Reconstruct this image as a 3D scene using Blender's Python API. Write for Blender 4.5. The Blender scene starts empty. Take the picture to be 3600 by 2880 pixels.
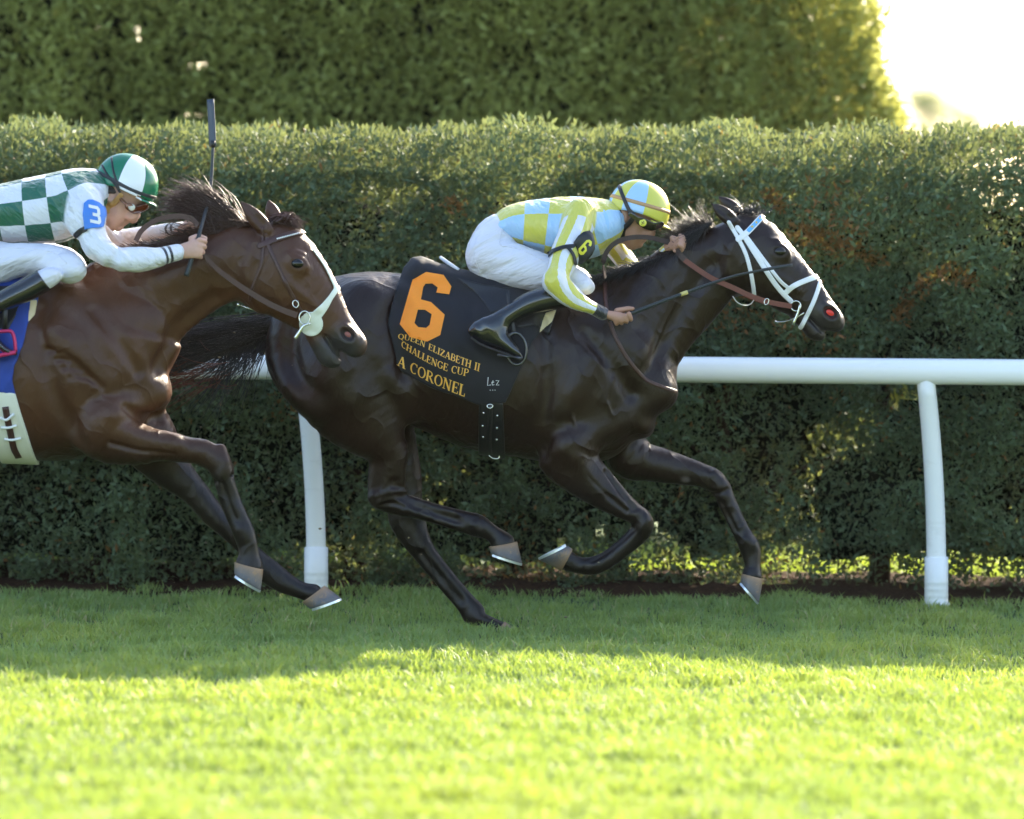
import bpy, bmesh, math, random
import numpy as np
from mathutils import Vector, Matrix, geometry
from mathutils.bvhtree import BVHTree
R = math.radians
rng = np.random.default_rng(7)
random.seed(7)
scene = bpy.context.scene

# ---------------------------------------------------------------- camera
FPX, CX, HZ, CAMD, CAMH = 20875.0, 1800.0, 960.0, 25.0, 1.5
cam_data = bpy.data.cameras.new('camera')
cam = bpy.data.objects.new('camera', cam_data)
scene.collection.objects.link(cam)
cam.location = (0, -CAMD, CAMH)
cam.rotation_euler = (R(90), 0, 0)
cam_data.sensor_width = 36.0
cam_data.lens = 36.0 * FPX / 3600.0
cam_data.shift_y = -(1440.0 - HZ) / 3600.0
cam_data.clip_start = 1.0
cam_data.clip_end = 3000.0
cam_data.dof.use_dof = True
cam_data.dof.focus_distance = 24.55
cam_data.dof.aperture_fstop = 2.1
scene.camera = cam

# ---------------------------------------------------------------- light
SUN_AZ, SUN_EL = R(35), R(27.0)
world = bpy.data.worlds.new('World')
scene.world = world
world.use_nodes = True
wn = world.node_tree
sky = wn.nodes.new('ShaderNodeTexSky')
sky.sky_type = 'NISHITA'
sky.sun_disc = False
sky.sun_elevation = SUN_EL
sky.sun_rotation = SUN_AZ
sky.air_density = 1.0
sky.dust_density = 1.6
sky.ozone_density = 1.0
wn.links.new(sky.outputs[0], wn.nodes['Background'].inputs[0])
wn.nodes['Background'].inputs[1].default_value = 0.15
sun_data = bpy.data.lights.new('sun', 'SUN')
sun_data.energy = 5.0
sun_data.angle = R(0.55)
sun_data.color = (1.0, 0.88, 0.68)
sun = bpy.data.objects.new('sun', sun_data)
scene.collection.objects.link(sun)
SUND = Vector((math.sin(SUN_AZ) * math.cos(SUN_EL), math.cos(SUN_AZ) * math.cos(SUN_EL), math.sin(SUN_EL)))
sun.rotation_euler = (-SUND).to_track_quat('-Z', 'Y').to_euler()
scene.view_settings.view_transform = 'Standard'
scene.view_settings.look = 'None'
scene.view_settings.gamma = 1.0
scene.view_settings.use_curve_mapping = False
scene.view_settings.exposure = 1.95
scene.render.engine = 'CYCLES'
scene.cycles.use_denoising = True
scene.cycles.max_bounces = 6
scene.cycles.transparent_max_bounces = 8

# ---------------------------------------------------------------- helpers
COL = scene.collection

# tracing grids: origin x, origin y, scale (measured positions on the photograph's plane)
CROP = {'D': (0, 0, 1 / 1.66976), 'R1': (0, 300, 1.54), 'R2': (0, 1000, 1.437), 'R3': (1300, 500, 1.9164),
        'R4': (2200, 600, 2.3956), 'R5': (900, 900, 1.96), 'R7': (600, 600, 2.464), 'R8': (1900, 550, 2.875),
        'Q1': (1700, 1300, 2.0), 'Q2': (1100, 1450, 2.0), 'Q3': (0, 520, 3.08), 'Q4': (0, 900, 2.27),
        'Q6': (2700, 1200, 1.568), 'Q7': (400, 1100, 3.08), 'S': (0, 0, 1.0)}

def px(c, x, y):
    o = CROP[c]
    return (o[0] + x / o[2], o[1] + y / o[2])

def W(c, x, y, Y=0.0):
    """measured position -> world point in the vertical plane at depth Y"""
    s = px(c, x, y)
    d = CAMD + Y
    return np.array(((s[0] - CX) * d / FPX, Y, CAMH - (s[1] - HZ) * d / FPX))

def ground_z(x, y):
    x = np.asarray(x, float); y = np.asarray(y, float)
    rise = np.where(y < 0, 0.012 * y, 0.040 * np.minimum(y, 1.6))
    und = 0.012 * np.sin(x * 1.3 + 0.7 * y) * np.sin(y * 0.9 + 0.4)
    return -0.012 + rise - 0.016 * np.clip(x, -4, 4) + und * np.clip(np.abs(y), 0, 1)

def mesh_obj(name, verts, faces, mat=None, parent=None, smooth=True):
    me = bpy.data.meshes.new(name)
    verts = np.asarray(verts, np.float32)
    if isinstance(faces, np.ndarray):
        n, k = faces.shape
        me.vertices.add(len(verts)); me.vertices.foreach_set('co', verts.ravel())
        me.loops.add(n * k); me.loops.foreach_set('vertex_index', faces.astype(np.int32).ravel())
        me.polygons.add(n)
        me.polygons.foreach_set('loop_start', np.arange(0, n * k, k, dtype=np.int32))
        me.polygons.foreach_set('loop_total', np.full(n, k, np.int32))
        me.update(calc_edges=True)
    else:
        me.from_pydata([tuple(map(float, v)) for v in verts], [], faces)
        me.update()
    if smooth:
        me.polygons.foreach_set('use_smooth', np.ones(len(me.polygons), bool))
    if mat: me.materials.append(mat)
    o = bpy.data.objects.new(name, me)
    COL.objects.link(o)
    if parent:
        o.parent = parent
        if parent.type == 'EMPTY':
            o.matrix_parent_inverse = parent_inv(parent)
        else:
            pm = parent_inv(parent)
            o.matrix_parent_inverse = pm
    return o

def parent_inv(p):
    m = Matrix.Translation(p.location)
    return m.inverted()

def thing(name, label, cat, loc=(0, 0, 0), group=None):
    o = bpy.data.objects.new(name, None)
    COL.objects.link(o)
    o.location = tuple(map(float, loc))
    o.empty_display_size = 0.1
    tag(o, label, cat, group)
    return o

def tag(o, label, cat=None, group=None, kind=None):
    if label: o['label'] = label
    if cat: o['category'] = cat
    if group: o['group'] = group
    if kind: o['kind'] = kind
    return o

def attr(o, name, data, kind='FLOAT'):
    a = o.data.attributes.new(name, kind, 'POINT')
    if kind == 'FLOAT': a.data.foreach_set('value', np.asarray(data, np.float32).ravel())
    elif kind == 'FLOAT_COLOR':
        d = np.ones((len(data), 4), np.float32); d[:, :3] = data
        a.data.foreach_set('color', d.ravel())

class NT:
    """small node helper"""
    def __init__(s, name):
        s.m = bpy.data.materials.new(name); s.m.use_nodes = True
        s.t = s.m.node_tree; s.n = s.t.nodes
        s.b = s.n['Principled BSDF']; s.out = s.n['Material Output']
    def node(s, typ, **kw):
        n = s.n.new(typ)
        for k, v in kw.items():
            if k.startswith('i_'):
                key = k[2:]; key = int(key) if key.isdigit() else key.replace('_', ' ')
                s.put(n.inputs[key], v)
            else: setattr(n, k, v)
        return n
    def put(s, sock, v):
        if hasattr(v, 'is_output') or isinstance(v, bpy.types.NodeSocket): s.t.links.new(v, sock)
        else:
            if sock.type == 'RGBA' and len(v) == 3: v = (*v, 1)
            sock.default_value = v
    def math(s, op, a, b=None, c=None, clamp=False):
        n = s.n.new('ShaderNodeMath'); n.operation = op; n.use_clamp = clamp
        s.put(n.inputs[0], a)
        if b is not None: s.put(n.inputs[1], b)
        if c is not None: s.put(n.inputs[2], c)
        return n.outputs[0]
    def attr(s, name, out='Fac'):
        n = s.n.new('ShaderNodeAttribute'); n.attribute_name = name
        return n.outputs[out]
    def mix(s, f, a, b, mode='MIX'):
        n = s.n.new('ShaderNodeMix'); n.data_type = 'RGBA'; n.blend_type = mode
        s.put(n.inputs[0], f); s.put(n.inputs[6], a); s.put(n.inputs[7], b)
        return n.outputs[2]
    def noise(s, scale, detail=3.0, rough=0.55, vec=None, stretch=None, out=0):
        n = s.n.new('ShaderNodeTexNoise')
        n.inputs['Scale'].default_value = scale; n.inputs['Detail'].default_value = detail
        n.inputs['Roughness'].default_value = rough
        if vec is None:
            vec = s.n.new('ShaderNodeTexCoord').outputs['Object']
        if stretch:
            mp = s.n.new('ShaderNodeMapping'); mp.vector_type = 'TEXTURE'
            mp.inputs['Scale'].default_value = tuple(1.0 / q for q in stretch[:3])
            if len(stretch) > 3: mp.inputs['Rotation'].default_value = (0, stretch[3], 0)
            s.t.links.new(vec, mp.inputs[0]); vec = mp.outputs[0]
        s.t.links.new(vec, n.inputs['Vector'])
        return n.outputs[out]
    def ramp(s, f, pts):
        n = s.n.new('ShaderNodeValToRGB')
        e = n.color_ramp.elements
        e[0].position, e[0].color = pts[0][0], (*pts[0][1], 1)
        e[1].position, e[1].color = pts[-1][0], (*pts[-1][1], 1)
        for p, c in pts[1:-1]:
            q = e.new(p); q.color = (*c, 1)
        s.put(n.inputs[0], f)
        return n.outputs[0]
    def bump(s, h, strength=0.3, dist=0.01, prev=None):
        n = s.n.new('ShaderNodeBump')
        n.inputs['Strength'].default_value = strength; n.inputs['Distance'].default_value = dist
        s.put(n.inputs['Height'], h)
        if prev: s.t.links.new(prev, n.inputs['Normal'])
        return n.outputs[0]
    def set(s, **kw):
        for k, v in kw.items():
            s.put(s.b.inputs[k.replace('_', ' ')], v)
        return s

def plain(name, col, rough=0.6, metal=0.0, spec=0.5, var=0.12, scale=30.0, bump=0.0, bscale=60.0, coat=0.0, stretch=None):
    t = NT(name)
    f = t.noise(scale, 4, 0.6)
    c = t.mix(f, tuple(v * (1 - var) for v in col), tuple(min(1, v * (1 + var)) for v in col))
    t.set(Base_Color=c, Roughness=rough, Metallic=metal, Specular_IOR_Level=spec)
    if coat: t.set(Coat_Weight=coat, Coat_Roughness=0.08)
    if bump:
        t.set(Normal=t.bump(t.noise(bscale, 4, 0.6, stretch=stretch), bump, 0.004))
    return t.m

# ---------------------------------------------------------------- implicit surfaces
class Field:
    def __init__(s, lo, hi, h):
        s.lo = np.array(lo, float); s.h = h
        n = np.ceil((np.array(hi, float) - s.lo) / h).astype(int) + 1
        s.n = n
        s.ax = [(s.lo[i] + h * np.arange(n[i])).astype(np.float32) for i in range(3)]
        s.f = np.full(n, 0.25, np.float32)
    def box(s, lo, hi):
        a = np.clip(np.floor((np.asarray(lo) - s.lo) / s.h).astype(int), 0, s.n)
        b = np.clip(np.ceil((np.asarray(hi) - s.lo) / s.h).astype(int) + 1, 0, s.n)
        if np.any(b <= a): return None
        sl = tuple(slice(a[i], b[i]) for i in range(3))
        g = (s.ax[0][sl[0]][:, None, None], s.ax[1][sl[1]][None, :, None], s.ax[2][sl[2]][None, None, :])
        return sl, g
    def blend(s, sl, g, k, op):
        f = s.f[sl]
        if op == 'add':
            if k > 0:
                hh = np.maximum(k - np.abs(f - g), 0) / k
                s.f[sl] = np.minimum(f, g) - hh * hh * (k * 0.25)
            else: s.f[sl] = np.minimum(f, g)
        else:
            g = -g
            if k > 0:
                hh = np.maximum(k - np.abs(f - g), 0) / k
                s.f[sl] = np.maximum(f, g) + hh * hh * (k * 0.25)
            else: s.f[sl] = np.maximum(f, g)
    def ell(s, c, r, rot=0.0, k=0.03, op='add'):
        """ellipsoid, rotated by rot about the Y axis (positive: x towards z)"""
        c = np.asarray(c, float); m = max(r) + k + s.h * 2
        bx = s.box(c - m, c + m)
        if bx is None: return
        sl, (x, y, z) = bx
        dx, dy, dz = x - c[0], y - c[1], z - c[2]
        ca, sa = math.cos(rot), math.sin(rot)
        u = dx * ca + dz * sa; v = -dx * sa + dz * ca
        a2 = (u / r[0]) ** 2 + (dy / r[1]) ** 2 + (v / r[2]) ** 2
        b2 = (u / r[0] ** 2) ** 2 + (dy / r[1] ** 2) ** 2 + (v / r[2] ** 2) ** 2
        k0 = np.sqrt(a2) + 1e-9; g = k0 * (k0 - 1) / (np.sqrt(b2) + 1e-9)
        s.blend(sl, g.astype(np.float32), k, op)
    def chain(s, secs, k=0.03, op='add', sub=3, grow=0.0):
        """tube through sections (C, N, w): centre, half vector across in plane, half width sideways"""
        secs = refine(secs, sub)
        cs = np.array([q[0] for q in secs]); rs = np.array([max(np.linalg.norm(q[1]), q[2]) for q in secs]) + grow
        m = rs.max() + k + 3 * s.h
        bx = s.box(cs.min(0) - m, cs.max(0) + m)
        if bx is None: return
        sl, _ = bx
        off = np.array([q.start for q in sl])
        g = np.full(s.f[sl].shape, 0.25, np.float32)
        for i in range(len(secs) - 1):
            C0, N0, w0 = secs[i]; C1, N1, w1 = secs[i + 1]
            T = C1 - C0; L = np.linalg.norm(T)
            if L < 1e-6: continue
            T = T / L
            n0 = N0 - T * (N0 @ T); n1 = N1 - T * (N1 @ T)
            r0 = np.linalg.norm(n0) + grow; r1 = np.linalg.norm(n1) + grow
            Nh = n0 + n1; Nh = Nh / (np.linalg.norm(Nh) + 1e-12)
            Lh = np.cross(T, Nh)
            w0g, w1g = w0 + grow, w1 + grow
            mm = max(r0, r1, w0g, w1g) + k + 2 * s.h
            b2 = s.box(np.minimum(C0, C1) - mm, np.maximum(C0, C1) + mm)
            if b2 is None: continue
            ss, (x, y, z) = b2
            qx, qy, qz = x - C0[0], y - C0[1], z - C0[2]
            al = qx * T[0] + qy * T[1] + qz * T[2]
            t = np.clip(al / L, 0, 1)
            end = al - t * L
            rn = r0 + (r1 - r0) * t; rl = w0g + (w1g - w0g) * t
            rc = np.minimum(rn, rl)
            a = (qx * Nh[0] + qy * Nh[1] + qz * Nh[2])
            b = (qx * Lh[0] + qy * Lh[1] + qz * Lh[2])
            k0 = np.sqrt((a / rn) ** 2 + (b / rl) ** 2 + (end / rc) ** 2) + 1e-9
            k1 = np.sqrt((a / rn ** 2) ** 2 + (b / rl ** 2) ** 2 + (end / rc ** 2) ** 2) + 1e-9
            gg = (k0 * (k0 - 1) / k1).astype(np.float32)
            ls = tuple(slice(ss[j].start - off[j], ss[j].stop - off[j]) for j in range(3))
            lo = [max(0, q.start) for q in ls]; hi = [min(g.shape[j], ls[j].stop) for j in range(3)]
            gs = tuple(slice(lo[j], hi[j]) for j in range(3))
            cs_ = tuple(slice(lo[j] - ls[j].start, hi[j] - ls[j].start) for j in range(3))
            g[gs] = np.minimum(g[gs], gg[cs_])
        s.blend(sl, g, k, op)
    def smooth(s, n=1):
        for _ in range(n):
            for a in range(3):
                f = s.f
                p = np.concatenate([np.take(f, [0], a), np.take(f, range(f.shape[a] - 1), a)], a)
                q = np.concatenate([np.take(f, range(1, f.shape[a]), a), np.take(f, [-1], a)], a)
                s.f = f * 0.5 + (p + q) * 0.25
    def sample(s, P, arr=None):
        """trilinear lookup at points (...,3)"""
        arr = s.f if arr is None else arr
        q = (np.asarray(P, np.float32) - s.lo.astype(np.float32)) / s.h
        q = np.clip(q, 0, np.array(s.n) - 1.001)
        i = np.floor(q).astype(np.int32); fr = q - i
        out = 0
        for a in (0, 1):
            for b in (0, 1):
                for c in (0, 1):
                    w = (fr[..., 0] if a else 1 - fr[..., 0]) * (fr[..., 1] if b else 1 - fr[..., 1]) * (fr[..., 2] if c else 1 - fr[..., 2])
                    out = out + w * arr[i[..., 0] + a, i[..., 1] + b, i[..., 2] + c]
        return out
    def surf_y(s, x, z, side=-1):
        """first surface met along Y from the near (-1) or far (+1) side"""
        ix = int(round((x - s.lo[0]) / s.h)); iz = int(round((z - s.lo[2]) / s.h))
        ix = min(max(ix, 0), s.n[0] - 1); iz = min(max(iz, 0), s.n[2] - 1)
        col = s.f[ix, :, iz]
        idx = np.nonzero(col < 0)[0]
        if len(idx) == 0:
            return None
        return float(s.ax[1][idx[0] if side < 0 else idx[-1]])
    def mesh(s, smooth=2):
        f = s.f; h = s.h
        neg = f < 0
        nx, ny, nz = f.shape
        cnt = np.zeros((nx - 1, ny - 1, nz - 1), np.int8)
        for a in (0, 1):
            for b in (0, 1):
                for c in (0, 1):
                    cnt += neg[a:nx - 1 + a, b:ny - 1 + b, c:nz - 1 + c]
        act = np.nonzero((cnt > 0) & (cnt < 8))
        idx = np.full(cnt.shape, -1, np.int32)
        I, J, K = act
        idx[act] = np.arange(len(I), dtype=np.int32)
        corner = {(a, b, c): f[I + a, J + b, K + c] for a in (0, 1) for b in (0, 1) for c in (0, 1)}
        P = np.zeros((len(I), 3), np.float32); n = np.zeros(len(I), np.float32)
        for ca, va in corner.items():
            for ax in range(3):
                if ca[ax] == 0:
                    cb = list(ca); cb[ax] = 1; cb = tuple(cb); vb = corner[cb]
                    m = (va < 0) != (vb < 0)
                    t = np.where(m, va / np.where(m, va - vb, 1), 0)
                    for d in range(3):
                        P[:, d] += np.where(m, ca[d] + (t if d == ax else 0), 0)
                    n += m
        P = P / n[:, None]
        P += np.stack([I, J, K], 1)
        V = P * h + s.lo.astype(np.float32)
        quads = []
        for ax in range(3):
            sh = [slice(None)] * 3; sh2 = [slice(None)] * 3
            sh[ax] = slice(0, -1); sh2[ax] = slice(1, None)
            a = neg[tuple(sh)]; b = neg[tuple(sh2)]
            u, v = [d for d in range(3) if d != ax]
            if ax == 1: u, v = v, u
            ch = np.nonzero(a != b)
            ok = (ch[u] > 0) & (ch[v] > 0) & (ch[u] < f.shape[u] - 1) & (ch[v] < f.shape[v] - 1)
            ch = [c[ok] for c in ch]
            inside = a[tuple(ch)]
            def cell(du, dv):
                q = [c.copy() for c in ch]; q[u] += du; q[v] += dv
                return idx[tuple(q)]
            Q = np.stack([cell(-1, -1), cell(0, -1), cell(0, 0), cell(-1, 0)], 1)
            Q[~inside] = Q[~inside][:, ::-1]
            quads.append(Q)
        Q = np.concatenate(quads)
        Q = Q[(Q >= 0).all(1)]
        for it in range(smooth):
            e = np.concatenate([Q[:, [0, 1]], Q[:, [1, 2]], Q[:, [2, 3]], Q[:, [3, 0]]])
            e = np.concatenate([e, e[:, ::-1]])
            w = np.bincount(e[:, 0], minlength=len(V)).astype(np.float32)
            A = np.stack([np.bincount(e[:, 0], V[e[:, 1], d], minlength=len(V)) for d in range(3)], 1) / np.maximum(w, 1)[:, None]
            lam = 0.5 if it % 2 == 0 else -0.45
            V = (V + lam * (A - V)).astype(np.float32)
        return V, Q

def refine(secs, n):
    """Catmull-Rom through sections"""
    C = np.array([np.concatenate([q[0], q[1], [q[2]]]) for q in secs], float)
    if len(C) < 3 or n <= 1:
        return [(c[:3], c[3:6], c[6]) for c in C]
    P = np.concatenate([[2 * C[0] - C[1]], C, [2 * C[-1] - C[-2]]])
    out = []
    for i in range(1, len(P) - 2):
        p0, p1, p2, p3 = P[i - 1], P[i], P[i + 1], P[i + 2]
        for j in range(n):
            t = j / n
            out.append(0.5 * ((2 * p1) + (-p0 + p2) * t + (2 * p0 - 5 * p1 + 4 * p2 - p3) * t * t + (-p0 + 3 * p1 - 3 * p2 + p3) * t ** 3))
    out.append(C[-1])
    return [(o[:3], o[3:6], max(o[6], 0.004)) for o in out]

def secs(crop, rows, Y, shift=(0, 0)):
    """rows: (ax, ay, bx, by, half width[, depth offset[, crop]]) -> sections"""
    out = []
    for r in rows:
        c = r[6] if len(r) > 6 else crop
        y = Y + (r[5] if len(r) > 5 else 0.0)
        A = W(c, r[0], r[1], y); B = W(c, r[2], r[3], y)
        sh = np.array((shift[0], 0, shift[1]))
        out.append(((A + B) / 2 + sh, (A - B) / 2, r[4]))
    return out

def rod(pts, rads):
    """round sections through 3-D points"""
    out = []
    P = [np.asarray(p, float) for p in pts]
    for i, p in enumerate(P):
        T = P[min(i + 1, len(P) - 1)] - P[max(i - 1, 0)]
        n = np.cross(T, (0, 1, 0.01)); n = n / (np.linalg.norm(n) + 1e-9)
        out.append((p, n * rads[i], rads[i]))
    return out

def chain_param(V, S, sub=4):
    """for each vertex: (t along, angle round, fraction) of the nearest section of a chain"""
    S = refine(S, sub)
    best = np.full(len(V), 1e9, np.float32); T = np.zeros(len(V), np.float32); A = np.zeros(len(V), np.float32)
    acc = 0.0
    for i in range(len(S) - 1):
        C0, N0, w0 = S[i]; C1, N1, w1 = S[i + 1]
        d = C1 - C0; L = np.linalg.norm(d); d = d / L
        q = V - C0
        al = q @ d; t = np.clip(al, 0, L)
        e = q - t[:, None] * d
        dist = np.linalg.norm(e, axis=1)
        n = N0 - d * (N0 @ d); n = n / np.linalg.norm(n); l = np.cross(d, n)
        m = dist < best
        best[m] = dist[m]; T[m] = acc + t[m]
        A[m] = np.arctan2((e @ l)[m] / w0, (e @ n)[m] / (np.linalg.norm(N0) + 1e-9))
        acc += L
    return T, A, best

def poly_sdf(poly, X, Z):
    """signed distance to a closed 2-D polygon over broadcastable X, Z (inside negative)"""
    P = np.asarray(poly, float); d = None; ins = np.zeros(np.broadcast(X, Z).shape, bool)
    for i in range(len(P)):
        a, b = P[i], P[(i + 1) % len(P)]
        e = b - a
        t = np.clip(((X - a[0]) * e[0] + (Z - a[1]) * e[1]) / (e @ e + 1e-12), 0, 1)
        q = np.hypot(X - a[0] - t * e[0], Z - a[1] - t * e[1])
        d = q if d is None else np.minimum(d, q)
        c = (a[1] > Z) != (b[1] > Z)
        xi = (b[0] - a[0]) * (Z - a[1]) / (b[1] - a[1] + 1e-12) + a[0]
        ins ^= c & (X < xi)
    return np.where(ins, -d, d)

def line_sdf(pts, X, Z, hw):
    d = None
    P = np.asarray(pts, float); hw = np.broadcast_to(np.asarray(hw, float), (len(P),))
    for i in range(len(P) - 1):
        a, b = P[i], P[i + 1]; e = b - a
        t = np.clip(((X - a[0]) * e[0] + (Z - a[1]) * e[1]) / (e @ e + 1e-12), 0, 1)
        q = np.hypot(X - a[0] - t * e[0], Z - a[1] - t * e[1]) - (hw[i] + (hw[i + 1] - hw[i]) * t)
        d = q if d is None else np.minimum(d, q)
    return d

def smooth_line(pts, n=5):
    P = np.asarray(pts, float)
    if len(P) < 3: return P
    Q = np.concatenate([[2 * P[0] - P[1]], P, [2 * P[-1] - P[-2]]]); out = []
    for i in range(1, len(Q) - 2):
        p0, p1, p2, p3 = Q[i - 1:i + 3]
        for j in range(n):
            t = j / n
            out.append(0.5 * ((2 * p1) + (-p0 + p2) * t + (2 * p0 - 5 * p1 + 4 * p2 - p3) * t * t + (-p0 + 3 * p1 - 3 * p2 + p3) * t ** 3))
    out.append(P[-1])
    return np.array(out)

def dist_grid(F, lo, hi, h, blur=0):
    """true-ish distance to a field's surface on a finer grid"""
    G = Field(lo, hi, h)
    X, Y, Z = np.meshgrid(*G.ax, indexing='ij')
    G.f = F.sample(np.stack([X, Y, Z], -1)).astype(np.float32)
    gx, gy, gz = np.gradient(G.f, h)
    G.f = (G.f / np.clip(np.sqrt(gx * gx + gy * gy + gz * gz), 0.35, 1.6)).astype(np.float32)
    if blur: G.smooth(blur)
    return G

def wrap(F, shapes, Y, t1, t0=-0.006, h=0.0035, side=0, pad=0.02, smooth=2, ylim=None, blur=0):
    """sheet that hugs the surface of F over a flat outline: shapes = list of
    ('poly', crop, pts) or ('line', crop, pts, half width m). side: -1 near only, +1 far only, 0 both"""
    items = []; lo2 = np.array([1e9, 1e9]); hi2 = -lo2
    for sp in shapes:
        P = np.array([W(sp[1], a, b, Y)[[0, 2]] for a, b in sp[2]])
        m = 0.0
        if sp[0] == 'line':
            P = smooth_line(P); m = float(np.max(sp[3]))
        items.append((sp[0], P, sp[3] if len(sp) > 3 else 0))
        lo2 = np.minimum(lo2, P.min(0) - m); hi2 = np.maximum(hi2, P.max(0) + m)
    lo2 -= pad; hi2 += pad
    y0, y1 = F.ax[1][0], F.ax[1][-1]
    if ylim: y0, y1 = ylim
    G = dist_grid(F, (lo2[0], y0, lo2[1]), (hi2[0], y1, hi2[1]), h, blur)
    X = G.ax[0][:, None]; Z = G.ax[2][None, :]
    d2 = None
    for typ, P, hw in items:
        if typ == 'poly': q = poly_sdf(P, X, Z)
        else:
            hh = hw
            if np.ndim(hw): hh = np.interp(np.linspace(0, 1, len(P)), np.linspace(0, 1, len(hw)), hw)
            q = line_sdf(P, X, Z, hh)
        d2 = q if d2 is None else np.minimum(d2, q)
    f = np.maximum(np.maximum(G.f - t1, t0 - G.f), d2[:, None, :].astype(np.float32))
    if side:
        yy = G.ax[1][None, :, None]
        f = np.maximum(f, (yy - Y) if side < 0 else (Y - yy))
    G.f = f.astype(np.float32)
    return G.mesh(smooth)

def bvh_of(o):
    me = o.data
    return BVHTree.FromPolygons([v.co.copy() for v in me.vertices], [tuple(p.vertices) for p in me.polygons])

def bvh_raw(V, Q):
    return BVHTree.FromPolygons([tuple(map(float, v)) for v in V], [tuple(map(int, q)) for q in Q])

def hit_y(bvh, x, z, y0=-5.0, direction=1):
    r = bvh.ray_cast(Vector((x, y0, z)), Vector((0, direction, 0)))
    return r[0].y if r[0] is not None else None

def decal(name, polys, bvh, mat, parent, Y, lift=0.002, step=0.012, fallback=None, y0=-5.0):
    """flat outlines (world x,z; first outer, rest holes) laid on a surface seen from the near side"""
    verts, faces = [], []
    for outer, holes in polys:
        outer = [tuple(p) for p in outer]
        rings = [outer] + [list(map(tuple, hh)) for hh in holes]
        pts, edges, fcs = [], [], []
        for r in rings:
            b = len(pts)
            r2 = []
            for i in range(len(r)):
                a, c = np.array(r[i]), np.array(r[(i + 1) % len(r)])
                k = max(1, int(np.linalg.norm(c - a) / step))
                for j in range(k): r2.append(a + (c - a) * j / k)
            pts += r2
            edges += [(b + i, b + (i + 1) % len(r2)) for i in range(len(r2))]
        A = np.array(outer)
        gx = np.arange(A[:, 0].min(), A[:, 0].max(), step); gz = np.arange(A[:, 1].min(), A[:, 1].max(), step)
        if len(gx) and len(gz):
            GX, GZ = np.meshgrid(gx, gz)
            q = poly_sdf(outer, GX, GZ)
            for hh in holes: q = np.maximum(q, -poly_sdf(hh, GX, GZ))
            ok = q < -step * 0.45
            pts += [np.array(p) for p in zip(GX[ok], GZ[ok])]
        vo, eo, fo, *_ = geometry.delaunay_2d_cdt([Vector((float(p[0]), float(p[1]))) for p in pts], edges, [], 0, 1e-5)
        b = len(verts)
        vo = [np.array((v.x, v.y)) for v in vo]
        last = fallback
        for v in vo:
            y = hit_y(bvh, v[0], v[1], y0)
            if y is None: y = last if last is not None else Y
            last = y
            verts.append((v[0], y - lift, v[1]))
        for f in fo:
            c = sum(vo[i] for i in f) / len(f)
            q = poly_sdf(outer, np.array([c[0]]), np.array([c[1]]))[0]
            for hh in holes: q = max(q, -poly_sdf(hh, np.array([c[0]]), np.array([c[1]]))[0])
            if q < 0:
                f = [b + i for i in f]
                v0, v1, v2 = (np.array(verts[i]) for i in f[:3])
                if np.cross(v1 - v0, v2 - v0)[1] > 0: f = f[::-1]
                faces.append(f)
    return mesh_obj(name, verts, faces, mat, parent)

def tube_mesh(pts, rads, n=8, cap=True):
    P = np.asarray(pts, float); rads = np.broadcast_to(np.asarray(rads, float), (len(P),))
    V, F = [], []
    up = np.array((0.0, 0.0, 1.0))
    T0 = P[1] - P[0]
    if abs(T0 @ up) > 0.9 * np.linalg.norm(T0): up = np.array((0.0, 1.0, 0.0))
    a = np.cross(T0, up); a /= np.linalg.norm(a)
    for i in range(len(P)):
        T = P[min(i + 1, len(P) - 1)] - P[max(i - 1, 0)]; T = T / (np.linalg.norm(T) + 1e-12)
        a = a - T * (a @ T); a /= np.linalg.norm(a); b = np.cross(T, a)
        for j in range(n):
            t = 2 * math.pi * j / n
            V.append(P[i] + rads[i] * (a * math.cos(t) + b * math.sin(t)))
    for i in range(len(P) - 1):
        for j in range(n):
            F.append((i * n + j, i * n + (j + 1) % n, (i + 1) * n + (j + 1) % n, (i + 1) * n + j))
    if cap:
        F.append(tuple(range(n - 1, -1, -1))); F.append(tuple((len(P) - 1) * n + j for j in range(n)))
    return V, F

def join(parts):
    V, F = [], []
    for v, f in parts:
        b = len(V); V += list(v); F += [tuple(int(b + i) for i in q) for q in f]
    return V, F

def ribbon_mesh(pts, wdir, width, thick=0.003):
    """flat strap along pts; wdir: direction(s) of its width"""
    P = np.asarray(pts, float); n = len(P)
    wd = np.broadcast_to(np.asarray(wdir, float), (n, 3)); width = np.broadcast_to(np.asarray(width, float), (n,))
    V, F = [], []
    for i in range(n):
        T = P[min(i + 1, n - 1)] - P[max(i - 1, 0)]; T = T / (np.linalg.norm(T) + 1e-12)
        w = wd[i] - T * (wd[i] @ T); w = w / (np.linalg.norm(w) + 1e-12)
        m = np.cross(T, w)
        for su, sv in ((-1, -1), (1, -1), (1, 1), (-1, 1)):
            V.append(P[i] + w * su * width[i] / 2 + m * sv * thick / 2)
    for i in range(n - 1):
        for j in range(4):
            F.append((i * 4 + j, i * 4 + (j + 1) % 4, (i + 1) * 4 + (j + 1) % 4, (i + 1) * 4 + j))
    F.append((3, 2, 1, 0)); b = (n - 1) * 4; F.append((b, b + 1, b + 2, b + 3))
    return V, F

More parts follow.
